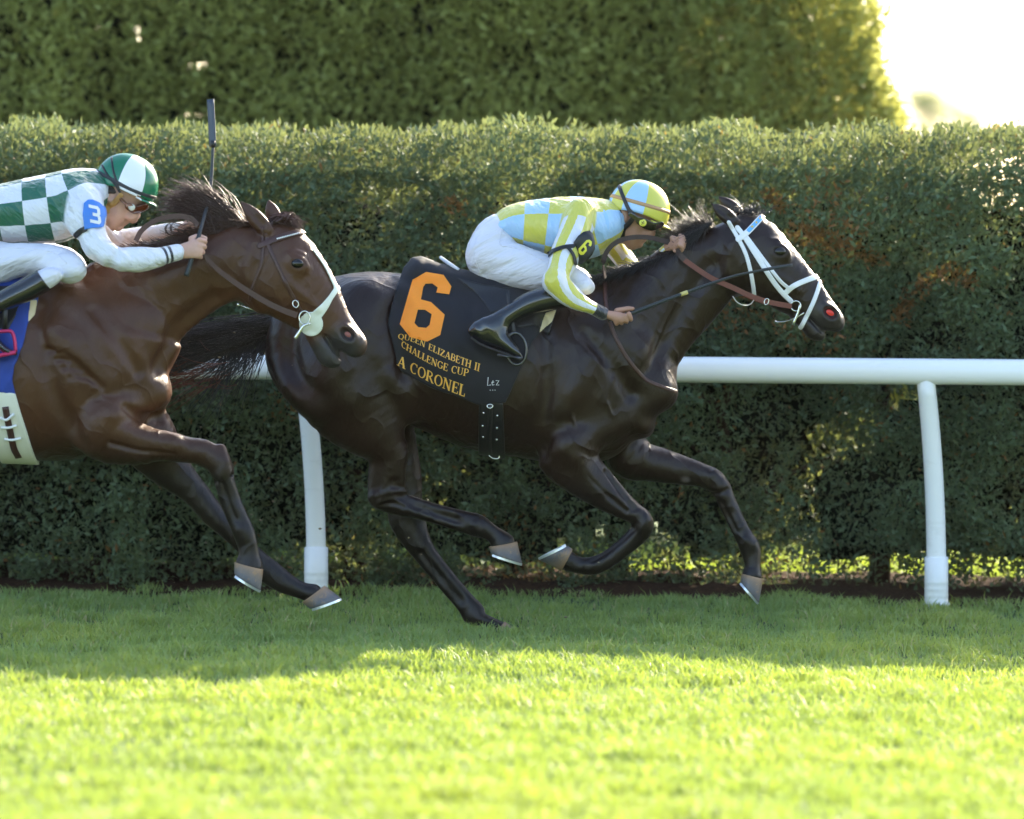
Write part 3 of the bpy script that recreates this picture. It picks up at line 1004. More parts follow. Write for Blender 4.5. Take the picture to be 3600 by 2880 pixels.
M_hoof = hoof_material('hoof_horn', (0.06, 0.06, 0.068), (0.14, 0.135, 0.14))

def hoof(horse, crop, cor_heel, cor_toe, sole_heel, sole_toe, Y, w=0.056):
    """horn capsule lofted from the coronet to the sole, with a shoe below"""
    ch, ct, sh, st = (W(crop, *p, Y) for p in (cor_heel, cor_toe, sole_heel, sole_toe))
    n = 24; V, F, band = [], [], []
    def ring(a, b, wid, toe):
        c = (a + b) / 2; u = (b - a) / 2
        out = []
        for j in range(n):
            t = 2 * math.pi * j / n
            out.append(c + u * math.cos(t) + np.array((0, 1, 0)) * wid * math.sin(t) * (1.0 - toe * 0.18 * math.cos(t)))
        return out
    levels = [(0.0, 0.96), (0.05, 1.0), (0.3, 1.0), (0.7, 1.0), (0.97, 1.0), (1.0, 0.97)]
    for u, sc in levels:
        a = ch + (sh - ch) * u; b = ct + (st - ct) * u
        V += ring(a, b, w * (0.86 + 0.22 * u) * sc, 1); band += [max(0.0, 1 - u * 1.7)] * n
    L = len(levels)
    for i in range(L - 1):
        for j in range(n): F.append((i * n + j, i * n + (j + 1) % n, (i + 1) * n + (j + 1) % n, (i + 1) * n + j))
    F += [tuple(range(n - 1, -1, -1)), tuple((L - 1) * n + j for j in range(n))]
    H = mesh_obj('hoof', V, F, M_hoof, horse); attr(H, 'band', band)
    me = H.data
    nrm = np.cross(st - sh, (0, 1, 0)); nrm /= np.linalg.norm(nrm)
    if nrm @ ((sh + st) / 2 - (ch + ct) / 2) < 0: nrm = -nrm
    # shoe: U-shaped plate open at the heel
    Vs, Fs = [], []
    c = (sh + st) / 2; u = (st - sh) / 2
    m = 22; angs = [R(-150) + R(300) * i / m for i in range(m + 1)]
    for a in angs:
        e = u * math.cos(a) + np.array((0, 1, 0)) * w * 1.08 * math.sin(a) * (1 - 0.18 * math.cos(a))
        for k, lv in ((1.02, 0.001), (1.02, 0.010), (0.72, 0.010), (0.72, 0.001)):
            Vs.append(c + e * k + nrm * lv)
    for i in range(m):
        for j in range(4): Fs.append((i * 4 + j, i * 4 + (j + 1) % 4, (i + 1) * 4 + (j + 1) % 4, (i + 1) * 4 + j))
    Fs += [(3, 2, 1, 0), (m * 4, m * 4 + 1, m * 4 + 2, m * 4 + 3)]
    mesh_obj('shoe', Vs, Fs, M_shoe, H, smooth=False)
    return H

def ear(Fd, crop, base, tip, Y, width, open_=True):
    b = W(crop, *base, Y); t = W(crop, *tip, Y)
    ax = t - b; L = np.linalg.norm(ax)
    n = np.cross(ax, (0, 1, 0)); n /= np.linalg.norm(n)
    prof = ((-0.12, .8), (0.1, .95), (0.3, 1.0), (0.55, .85), (0.78, .52), (0.93, .24), (1.0, .08))
    S = [(b + ax * u, n * width * k, width * 0.62 * k) for u, k in prof]
    Fd.chain(S, 0.012, sub=2)
    if open_:
        S2 = [(b + ax * u + np.array((0, -width * 0.72 * k, 0)) - n * width * 0.15, n * width * 0.52 * k, width * 0.42 * k) for u, k in prof[1:-1]]
        Fd.chain(S2, 0.008, op='sub', sub=2)

def pair(rows, y0, y1):
    """spread a depth offset along the rows of a limb"""
    n = len(rows)
    return [(*r[:5], y0 + (y1 - y0) * i / (n - 1), *(r[5:] if len(r) > 5 else ())) for i, r in enumerate(rows)]

def limb(Fd, crop, rows, Y, y0, y1, k=0.035, shift=(0, 0), sub=3):
    Fd.chain(secs(crop, pair(rows, y0, y1), Y, shift), k, sub=sub)

def on_surface(Fd, crop, pts, Y, rad, prot, op='add', k=0.03, sides=(-1,), ry=None):
    """raise (or cut) a soft ridge lying on the body's flank"""
    if op == 'sub' and k > 0.011: prot, k = prot * 0.55, k * 1.7
    for sd in sides:
        S = []
        for i, p in enumerate(pts):
            w = W(crop, p[0], p[1], Y - 0.2)
            y = Fd.surf_y(w[0], w[2], sd)
            if y is None: continue
            r = rad[i] if np.ndim(rad) else rad; q = ry[i] if ry is not None and np.ndim(ry) else (ry or r)
            yc = y - sd * (q - prot) if op == 'add' else y + sd * (q - prot)
            S.append((np.array((w[0], yc, w[2])), None, r, q))
        out = []
        for i, (c, _, r, q) in enumerate(S):
            T = S[min(i + 1, len(S) - 1)][0] - S[max(i - 1, 0)][0]
            n = np.cross(T, (0, 1, 0)); n /= np.linalg.norm(n) + 1e-9
            out.append((c, n * r, q))
        if len(out) >= 2: Fd.chain(out, k, op=op, sub=2)

# rows shared by both animals (hindquarters of the second lie outside the picture)
TRUNK_HIND = [(305, 330, 292, 985, .145), (405, 228, 398, 1075, .200), (560, 148, 575, 1128, .260),
              (770, 108, 800, 1135, .275), (1000, 122, 1030, 1135, .262), (1250, 142, 1270, 1225, .272), (1550, 165, 1540, 1335, .288), (1800, 150, 1780, 1385, .288)]
HIND_NEAR = [(1000, 720, 170, 880, .15, 'R5'), (1062, 1000, 360, 1088, .13, 'R5'), (1066, 1130, 520, 1208, .11, 'R5'), (1045, 1250, 690, 1312, .085, 'R5'),
             (672, 270, 385, 330, .066, 'Q2'), (655, 400, 388, 430, .055, 'Q2'), (650, 500, 384, 520, .050, 'Q2'), (640, 570, 388, 610, .048, 'Q2')]
CANNON_NEAR = [(560, 530, 400, 650, .044), (600, 560, 520, 706, .044), (700, 588, 660, 738, .040), (830, 632, 800, 768, .033), (960, 666, 930, 806, .031),
               (1090, 697, 1050, 845, .033), (1195, 724, 1125, 872, .037), (1290, 798, 1205, 886, .031), (1370, 856, 1238, 918, .034), (1432, 906, 1240, 945, .041)]
HIND_FAR = [(1000, 720, 170, 880, .15, 'R5'), (1100, 1120, 640, 1200, .11, 'R5'), (738, 250, 430, 300, .075, 'Q2'), (765, 450, 480, 500, .06, 'Q2'), (768, 620, 520, 680, .05, 'Q2'),
            (805, 780, 540, 780, .047, 'Q2'), (845, 910, 620, 905, .042, 'Q2'), (900, 1010, 725, 1040, .036, 'Q2'), (1000, 1140, 835, 1172, .032, 'Q2'),
            (1100, 1260, 930, 1285, .031, 'Q2'), (1190, 1360, 1020, 1392, .034, 'Q2'), (1232, 1418, 1062, 1452, .037, 'Q2'), (1300, 1452, 1190, 1502, .031, 'Q2'), (1345, 1475, 1295, 1535, .036, 'Q2')]

def limb_c(Fd, rows, Y, y0, y1, k=0.035, shift=(0, 0)):
    n = len(rows)
    Fd.chain(secs('S', [(r[0], r[1], r[2], r[3], r[4], y0 + (y1 - y0) * i / (n - 1), r[5]) for i, r in enumerate(rows)], Y, shift), k)

def sdf_attr(V, pts, r0, r1):
    """1 near any of the points, falling to 0 between r0 and r1"""
    d = np.full(len(V), 9.0)
    for p in pts: d = np.minimum(d, np.linalg.norm(V - p, axis=1))
    return np.clip((r1 - d) / (r1 - r0), 0, 1)

def eye_parts(horse, Fd, crop, c, Y, r=0.0195):
    for sd in (-1, 1):
        w = W(crop, c[0], c[1], Y + 0.08 * sd)
        y = Fd.surf_y(w[0], w[2], sd)
        V, F = ball_mesh((w[0], y + sd * r * 0.22, w[2]), (r * 1.28, r * 0.72, r * 0.98), 22, 14)
        mesh_obj('eye', V, F, M_eye, horse)

def nostril_parts(horse, Fd, crop, c, Y, rot, mat, r=(0.032, 0.011, 0.0165), deep=0.05):
    for sd in (-1, 1):
        w = W(crop, c[0], c[1], Y + 0.05 * sd)
        y = Fd.surf_y(w[0], w[2], sd)
        V, F = ball_mesh((0, 0, 0), r, 18, 12)
        V = np.array(V); ca, sa = math.cos(rot), math.sin(rot)
        V = np.stack([V[:, 0] * ca - V[:, 2] * sa, V[:, 1], V[:, 0] * sa + V[:, 2] * ca], 1) + np.array((w[0], y - sd * r[1] * deep, w[2]))
        mesh_obj('nostril', V, F, mat, horse)

def face_detail(Fd, crop, Y, eye, nost, rot, brow, cheek, mouth, bar):
    """eye sockets, brow ridges, nostril pits, cheek plate, mouth slit"""
    for sd in (-1, 1):
        w = W(crop, *eye, Y + 0.08 * sd); y = Fd.surf_y(w[0], w[2], sd)
        Fd.ell((w[0], y + sd * 0.004, w[2]), (0.048, 0.018, 0.034), rot * 0.5, 0.025)
        Fd.ell((w[0], y + sd * 0.024, w[2]), (0.024, 0.012, 0.016), rot * 0.4, 0.008, 'sub')
        S = []
        for p in brow:
            q = W(crop, *p, Y + 0.08 * sd); yy = Fd.surf_y(q[0], q[2], sd)
            if yy is not None: S.append((q[0], yy - sd * 0.003, q[2]))
        Fd.chain(rod(S, [0.010] * len(S)), 0.014, sub=2)
        w = W(crop, *nost, Y + 0.05 * sd); y = Fd.surf_y(w[0], w[2], sd)
        Fd.ell((w[0], y - sd * 0.002, w[2]), (0.046, 0.017, 0.034), rot + 0.2, 0.016)
        Fd.ell((w[0], y + sd * 0.010, w[2]), (0.032, 0.025, 0.0215), rot + 0.2, 0.008, 'sub')
    on_surface(Fd, crop, cheek, Y, 0.020, 0.007, 'add', 0.03, (-1, 1), ry=0.03)
    on_surface(Fd, crop, mouth, Y, 0.0085, 0.013, 'sub', 0.006, (-1, 1))
    on_surface(Fd, crop, bar, Y, 0.011, 0.006, 'add', 0.02, (-1, 1))

def build_black_horse():
    Y = 0.0
    Hs = thing('racehorse', 'near-black racehorse in front at full gallop wearing a white bridle and black number 6 cloth', 'horse', (W('D', 1000, 1325)[0], 0, 0), 'galloping racehorses')
    Fd = Field((-1.1, -0.38, -0.06), (1.52, 0.38, 2.02), 0.0060)
    # trunk
    tr = secs('R5', TRUNK_HIND, Y) + secs('D', [(1190, 612, 1140, 972, .268), (1235, 608, 1215, 978, .245), (1278, 625, 1270, 965, .200), (1318, 690, 1312, 945, .150), (1348, 750, 1342, 915, .100)], Y)
    Fd.chain(tr, 0.02)
    # neck
    Fd.chain(secs('D', [(1215, 612, 1372, 900, .18), (1262, 585, 1396, 812, .142), (1318, 562, 1432, 752, .112), (1378, 535, 1480, 698, .092), (1440, 503, 1518, 652, .080), (1500, 478, 1546, 620, .076), (1545, 462, 1570, 610, .07)], Y), 0.06)
    Fd.ell(W('D', 1350, 893), (0.055, 0.13, 0.062), 0.5, 0.05)
    # head
    Fd.chain(secs('R4', [(880, 415, 850, 900, .072), (965, 345, 905, 1020, .092), (1130, 392, 1030, 1080, .104), (1320, 570, 1150, 1130, .098), (1480, 752, 1265, 1182, .077), (1595, 890, 1385, 1228, .062),
                         (1690, 1025, 1490, 1270, .055), (1775, 1135, 1600, 1305, .057), (1815, 1200, 1690, 1330, .050), (1822, 1245, 1730, 1345, .032)], Y), 0.03)
    Fd.chain(secs('R4', [(1480, 1180, 1400, 1265, .040), (1585, 1240, 1482, 1338, .044), (1655, 1305, 1528, 1398, .042), (1678, 1360, 1590, 1412, .030)], Y), 0.012)
    ear(Fd, 'R4', (900, 425), (718, 272), -0.062, 0.031)
    ear(Fd, 'R4', (935, 345), (778, 218), 0.062, 0.030, False)
    # near foreleg, folded
    limb(Fd, 'Q1', [(790, 430, 420, 600, .10), (790, 510, 395, 690, .085), (810, 600, 520, 805, .072), (893, 712, 690, 915, .060), (1010, 850, 845, 992, .049), (1110, 952, 985, 1052, .044), (1168, 1005, 1042, 1085, .044), (1186, 1070, 1070, 1115, .041)], Y, -0.15, -0.145)
    limb(Fd, 'Q1', [(1075, 1060, 1184, 1110, .040), (1040, 1105, 1160, 1185, .036), (935, 1208, 1030, 1295, .027), (835, 1284, 905, 1388, .028), (745, 1318, 795, 1440, .033), (665, 1312, 668, 1436, .029), (612, 1272, 560, 1412, .036)], Y, -0.145, -0.14, 0.02)
    # far foreleg, reaching
    limb(Fd, 'Q1', [(1130, 470, 930, 740, .10), (1162, 512, 1000, 762, .082), (1262, 547, 1185, 787, .068), (1422, 607, 1365, 806, .054), (1560, 662, 1503, 822, .046), (1655, 706, 1582, 852, .046), (1722, 785, 1612, 884, .046),
                    (1750, 852, 1632, 905, .041), (1778, 922, 1655, 962, .033), (1832, 1042, 1710, 1072, .028), (1885, 1142, 1758, 1172, .030), (1940, 1222, 1792, 1252, .035), (1950, 1300, 1817, 1312, .030), (1948, 1380, 1838, 1398, .029), (1960, 1455, 1815, 1432, .039)], Y, 0.14, 0.11)
    # hind legs
    limb_c(Fd, HIND_NEAR, Y, -0.15, -0.12, 0.05)
    limb(Fd, 'Q2', CANNON_NEAR, Y, -0.12, -0.115, 0.025)
    limb_c(Fd, HIND_FAR, Y, 0.15, 0.12, 0.05)
    # muscle and bone under the skin, as seen on the near side
    S2 = (-1, 1)
    on_surface(Fd, 'D', [(1250, 640), (1320, 720), (1370, 790), (1395, 830)], Y, .06, .012, k=0.06, sides=S2)             # shoulder blade edge
    on_surface(Fd, 'D', [(1390, 830), (1340, 860), (1270, 900), (1190, 940)], Y, .055, .014, k=0.06, sides=S2)           # point of shoulder, upper arm
    on_surface(Fd, 'D', [(1140, 680), (1150, 760), (1150, 860), (1145, 950)], Y, .012, .012, 'sub', 0.03, (-1,))        # groove behind the shoulder
    on_surface(Fd, 'D', [(1240, 760), (1200, 830), (1160, 900)], Y, .045, .010, k=0.05, sides=S2)                        # triceps
    on_surface(Fd, 'D', [(1230, 700), (1290, 770), (1330, 830)], Y, .012, .008, 'sub', 0.03, S2)
    on_surface(Fd, 'R5', [(760, 330), (640, 520), (560, 720), (640, 930)], Y, .08, .012, k=0.09, sides=S2)               # haunch
    on_surface(Fd, 'R5', [(190, 480), (170, 700), (260, 900), (420, 1040)], Y, .05, .010, k=0.06, sides=S2)              # hamstring
    on_surface(Fd, 'R5', [(250, 500), (240, 720), (330, 900)], Y, .014, .009, 'sub', 0.035, S2)
    on_surface(Fd, 'R5', [(940, 830), (1010, 960), (1040, 1060)], Y, .05, .014, k=0.05, sides=S2)                        # stifle
    on_surface(Fd, 'R5', [(1000, 340), (930, 470), (990, 640), (1040, 800)], Y, .016, .008, 'sub', 0.05, S2)            # flank hollow
    on_surface(Fd, 'Q1', [(860, 720), (960, 860), (1060, 985)], -0.05, .011, .009, 'sub', 0.0105, (-1,))                 # forearm groove
    on_surface(Fd, 'Q1', [(690, 680), (760, 780), (900, 910), (1010, 1000)], -0.05, .010, .008, 'sub', 0.0105, (-1,))
    on_surface(Fd, 'Q1', [(640, 620), (720, 740), (820, 850)], -0.05, .030, .008, k=0.03, sides=(-1,))
    on_surface(Fd, 'Q2', [(430, 600), (470, 640)], Y, .022, .008, k=0.02, sides=(-1,))                                   # point of hock
    on_surface(Fd, 'Q2', [(580, 500), (620, 590), (760, 680), (1000, 760)], Y, .010, .006, 'sub', 0.02, (-1,))         # tendon line
    on_surface(Fd, 'Q2', [(720, 710), (900, 770), (1060, 820)], Y, .010, .003, k=0.02, sides=(-1,))
    on_surface(Fd, 'D', [(1500, 560), (1440, 640), (1400, 720), (1370, 780)], Y, .014, .009, 'sub', 0.04, S2)           # jugular groove
    on_surface(Fd, 'D', [(1440, 530), (1370, 600), (1310, 670)], Y, .05, .008, k=0.06, sides=S2)
    for q in ((1275, 930), (1262, 985), (1290, 945)): pass
    face_detail(Fd, 'R4', Y, (1297, 682), (1722, 1198), -0.9, [(1215, 600), (1270, 588), (1330, 610)], [(900, 620), (880, 820), (930, 980), (1040, 1060)],
                [(1545, 1228), (1600, 1285), (1665, 1362)], [(1180, 830), (1330, 910), (1460, 1010)])
    LB = ((1060, 1120), (960, 1215), (850, 1300), (770, 1345))
    on_surface(Fd, 'Q1', LB, Y, .008, .0045, 'sub', 0.0105, (-1,))
    on_surface(Fd, 'Q1', [(1690, 950), (1745, 1060), (1800, 1165)], Y, .008, .0045, 'sub', 0.0105, (-1,))
    on_surface(Fd, 'Q2', [(760, 1020), (860, 1150), (960, 1265), (1030, 1350)], Y, .009, .004, 'sub', 0.02, (-1,))
    on_surface(Fd, 'Q1', [(1110, 1020), (1140, 1060), (1120, 1110)], Y, .024, .006, k=0.014, sides=(-1,))
    on_surface(Fd, 'Q1', [(1640, 760), (1690, 830)], Y, .024, .006, k=0.014, sides=(-1,))
    on_surface(Fd, 'Q1', [(1625, 890), (1690, 880), (1745, 855)], Y, .007, .005, 'sub', 0.0105, (-1,))
    on_surface(Fd, 'Q1', [(1870, 1215), (1900, 1250)], Y, .020, .006, k=0.014, sides=(-1,))
    on_surface(Fd, 'Q2', [(1150, 800), (1180, 830)], Y, .020, .006, k=0.014, sides=(-1,))
    on_surface(Fd, 'Q2', [(440, 590), (540, 560), (640, 560)], Y, .014, .006, k=0.012, sides=(-1,))
    on_surface(Fd, 'Q2', [(470, 660), (560, 640), (640, 670)], Y, .008, .006, 'sub', 0.0105, (-1,))
    for pv in ([(1180, 850), (1205, 872), (1212, 905), (1240, 925)], [(1290, 800), (1275, 840), (1290, 880)], [(1100, 850), (1060, 880), (1010, 885), (960, 905)], [(1420, 640), (1395, 690), (1375, 740)]):
        on_surface(Fd, 'D', pv, Y, .008, .0035, k=0.006, sides=(-1,))
    V, Q = Fd.mesh(2)
    m = coat_material('black_bay_coat', (0.0060, 0.0038, 0.0034), (0.036, 0.015, 0.0085), rough=0.31)
    o = mesh_obj('body', V, Q, m, Hs)
    low = np.clip((0.72 - V[:, 2]) / 0.3, 0, 1) * 0.7
    attr(o, 'points', low)
    attr(o, 'pale', sdf_attr(V, [W('Q1', 1420, 790, 0.08)], 0.018, 0.028))
    attr(o, 'muzzle', sdf_attr(V, [W('R4', 1690, 1260, 0)], 0.08, 0.13) * 0.8)
    hoof(Hs, 'Q1', (628, 1262), (548, 1412), (594, 1238), (392, 1338), -0.14)
    hoof(Hs, 'Q1', (1815, 1432), (1966, 1470), (1806, 1490), (1936, 1640), 0.11)
    hoof(Hs, 'Q2', (1236, 946), (1436, 908), (1252, 990), (1472, 1062), -0.115)
    hoof(Hs, 'Q2', (1292, 1528), (1350, 1470), (1330, 1562), (1462, 1556), 0.12)
    eye_parts(Hs, Fd, 'R4', (1297, 684), Y)
    nostril_parts(Hs, Fd, 'R4', (1722, 1196), Y, -0.35, M_nostril_bright)
    return Hs, Fd, (V, Q)

BSH = None
def build_brown_horse():
    Y = -1.0
    Hs = thing('racehorse', 'bay brown racehorse at the left edge galloping behind the leader, white guard on its nose', 'horse', (W('D', 0, 1325, Y)[0], Y, 0), 'galloping racehorses')
    # offset that carries the hindquarter rows onto this animal
    sh = W('R2', 200, -60, Y) - W('R5', 1800, 150, Y)
    sx = (float(sh[0]) - 0.26, -0.02)
    x0 = W('R5', 60, 0, Y)[0] + sx[0]
    Fd = Field((x0 - 0.1, Y - 0.38, -0.06), (W('R7', 1720, 0, Y)[0] + 0.04, Y + 0.38, 2.02), 0.0060)
    tr = secs('R5', TRUNK_HIND[:-1], Y, sx) + secs('R2', [(200, -60, 200, 893, .288), (340, -62, 370, 882, .272), (470, -10, 500, 850, .240), (555, 60, 585, 795, .200), (635, 180, 650, 735, .150), (700, 330, 708, 690, .100)], Y)
    Fd.chain(tr, 0.02)
    def q(c1, a, c2, b, w):
        A = W(c1, *a, Y); B = W(c2, *b, Y); return ((A + B) / 2, (A - B) / 2, w)
    Fd.chain([q('R1', (440, 935), 'R2', (835, 600), .20), q('R1', (560, 905), 'R2', (800, 430), .150), q('R1', (760, 872), 'R2', (862, 305), .122), q('R1', (960, 850), 'R2', (990, 192), .102),
              q('R1', (1120, 815), 'R2', (1098, 120), .09), q('R1', (1290, 768), 'R1', (1210, 1185), .082), q('R1', (1370, 735), 'R1', (1290, 1160), .075)], 0.06)
    Fd.chain(secs('R7', [(740, 475, 590, 1040, .074), (890, 445, 670, 1165, .094), (1080, 495, 790, 1250, .105), (1255, 705, 950, 1330, .098), (1385, 915, 1085, 1392, .077), (1465, 1085, 1195, 1440, .062),
                         (1545, 1235, 1310, 1470, .055), (1625, 1355, 1430, 1530, .057), (1668, 1425, 1520, 1590, .050), (1668, 1480, 1560, 1615, .032)], Y), 0.03)
    Fd.chain(secs('R7', [(1310, 1380, 1170, 1455, .040), (1405, 1465, 1232, 1560, .044), (1455, 1560, 1285, 1655, .042), (1472, 1622, 1372, 1685, .030)], Y), 0.012)
    ear(Fd, 'R7', (815, 500), (603, 262), Y - 0.062, 0.034)
    ear(Fd, 'R7', (905, 430), (845, 252), Y + 0.062, 0.031, False)
    limb(Fd, 'R2', [(640, 560, 400, 780, .11), (640, 640, 440, 868, .10), (735, 702, 620, 905, .084), (860, 742, 780, 890, .064), (970, 772, 900, 896, .052), (1062, 792, 980, 906, .049), (1130, 842, 1040, 932, .049),
                    (1172, 902, 1070, 972, .047), (1182, 972, 1086, 1012, .041), (1216, 1082, 1109, 1096, .032), (1255, 1172, 1146, 1190, .031), (1290, 1252, 1176, 1262, .037), (1302, 1322, 1200, 1322, .032), (1312, 1380, 1203, 1370, .034), (1328, 1440, 1186, 1402, .041)], Y, -0.15, -0.13)
    limb(Fd, 'R2', [(840, 640, 600, 850, .10), (870, 700, 640, 895, .088), (965, 890, 765, 982, .066), (1050, 1020, 922, 1086, .050), (1130, 1130, 1020, 1192, .046), (1200, 1212, 1102, 1262, .038), (1268, 1290, 1182, 1332, .031),
                    (1335, 1352, 1262, 1422, .032), (1400, 1402, 1322, 1502, .036), (1472, 1462, 1402, 1550, .034), (1550, 1510, 1490, 1580, .031), (1632, 1524, 1530, 1602, .038)], Y, 0.13, 0.11)
    limb_c(Fd, HIND_NEAR, Y, -0.15, -0.12, 0.05, sx)
    Fd.chain(secs('Q2', pair(CANNON_NEAR, -0.12, -0.115), Y, sx), 0.025)
    limb_c(Fd, HIND_FAR, Y, 0.15, 0.12, 0.05, sx)
    S2 = (-1, 1)
    on_surface(Fd, 'R2', [(330, 80), (470, 230), (620, 380), (740, 520)], Y, .06, .012, k=0.06, sides=S2)
    on_surface(Fd, 'R2', [(770, 560), (680, 600), (560, 660), (440, 760)], Y, .055, .016, k=0.06, sides=S2)
    on_surface(Fd, 'R2', [(210, 120), (230, 300), (270, 480), (330, 660), (400, 800)], Y, .014, .013, 'sub', 0.035, (-1,))
    on_surface(Fd, 'R2', [(280, 250), (400, 330), (520, 480)], Y, .06, .010, k=0.05, sides=S2)
    on_surface(Fd, 'R2', [(480, 130), (600, 280), (700, 440)], Y, .012, .008, 'sub', 0.03, S2)
    on_surface(Fd, 'R2', [(640, 620), (700, 665), (780, 690)], Y, .012, .012, 'sub', 0.02, (-1,))
    on_surface(Fd, 'R2', [(560, 800), (720, 840), (880, 850)], Y, .010, .007, 'sub', 0.0105, (-1,))
    on_surface(Fd, 'R2', [(600, 740), (740, 780), (880, 810)], Y, .035, .008, k=0.03, sides=(-1,))
    on_surface(Fd, 'R2', [(1120, 1000), (1150, 1090), (1190, 1190)], Y, .008, .006, 'sub', 0.0105, (-1,))
    on_surface(Fd, 'R2', [(1080, 80), (960, 160), (860, 290), (800, 420)], Y, .016, .010, 'sub', 0.04, S2)
    on_surface(Fd, 'R1', [(1260, 860), (1060, 960), (860, 1050)], Y, .06, .009, k=0.06, sides=S2)
    for a in range(4):
        on_surface(Fd, 'R2', [(250 + 40 * a, 330 + 45 * a), (330 + 40 * a, 350 + 40 * a), (400 + 40 * a, 400 + 40 * a)], Y, .007, .005, 'sub', 0.012, (-1,))
    face_detail(Fd, 'R7', Y, (1100, 806), (1530, 1418), -1.0, [(1025, 730), (1080, 705), (1150, 730)], [(720, 640), (650, 860), (680, 1040), (780, 1180)],
                [(1330, 1440), (1385, 1530), (1450, 1630)], [(990, 960), (1130, 1070), (1260, 1190)])
    on_surface(Fd, 'R2', [(1110, 840), (1130, 900), (1115, 960)], Y, .026, .006, k=0.014, sides=(-1,))
    on_surface(Fd, 'R2', [(1215, 1240), (1235, 1280)], Y, .020, .006, k=0.014, sides=(-1,))
    on_surface(Fd, 'R2', [(1090, 1000), (1180, 960)], Y, .007, .005, 'sub', 0.0105, (-1,))
    for pv in ([(300, 330), (360, 380), (350, 440), (420, 500)], [(480, 560), (560, 590), (600, 640)], [(600, 200), (640, 290), (690, 350)], [(230, 620), (290, 680), (300, 760)]):
        on_surface(Fd, 'R2', pv, Y, .009, .0035, k=0.006, sides=(-1,))
    V, Q = Fd.mesh(2)
    o = mesh_obj('body', V, Q, coat_material('bay_coat', (0.034, 0.0132, 0.0066), (0.125, 0.049, 0.021), rough=0.35), Hs)
    attr(o, 'points', np.clip((0.90 - V[:, 2]) / 0.22, 0, 1) * 0.92)
    attr(o, 'pale', sdf_attr(V, [W('R2', 950, 1110, Y + 0.06), W('R2', 968, 1130, Y + 0.06)], 0.014, 0.03))
    attr(o, 'muzzle', sdf_attr(V, [W('R7', 1500, 1510, Y), W('R7', 1360, 1610, Y)], 0.065, 0.12))
    hoof(Hs, 'R2', (1184, 1402), (1330, 1440), (1184, 1462), (1318, 1546), Y - 0.13, 0.058)
    hoof(Hs, 'R2', (1526, 1606), (1640, 1522), (1566, 1640), (1722, 1584), Y + 0.11, 0.058)
    for a in ((1236, 946), (1436, 908), (1252, 990), (1472, 1062), -0.115), ((1292, 1528), (1350, 1470), (1330, 1562), (1462, 1556), 0.12):
        hf = hoof(Hs, 'Q2', *a[:4], Y + a[4])
        hf.location.x += sx[0]; hf.location.z += sx[1]
    eye_parts(Hs, Fd, 'R7', (1100, 806), Y)
    nostril_parts(Hs, Fd, 'R7', (1540, 1422), Y, -0.5, M_nostril, (0.024, 0.011, 0.0145), 0.20)
    return Hs, Fd, (V, Q)

def hair_lock(root, dirs, lengths, m=8, curl=0.0, sag=0.0):
    """curves from roots along a direction with bend"""
    n = len(root); t = np.linspace(0, 1, m)[None, :, None]
    side = rng.normal(0, 1, (n, 1, 3)) * curl
    return root[:, None, :] + dirs[:, None, :] * lengths[:, None, None] * t + side * t * t * lengths[:, None, None] + np.array((0, 0, -1.0)) * sag * t * t * lengths[:, None, None]

def along(pts, n):
    P = smooth_line(pts, 12)
    d = np.concatenate([[0], np.cumsum(np.linalg.norm(np.diff(P, axis=0), axis=1))])
    u = np.sort(rng.random(n)) * d[-1]
    return np.stack([np.interp(u, d, P[:, k]) for k in range(P.shape[1])], 1), u / d[-1]

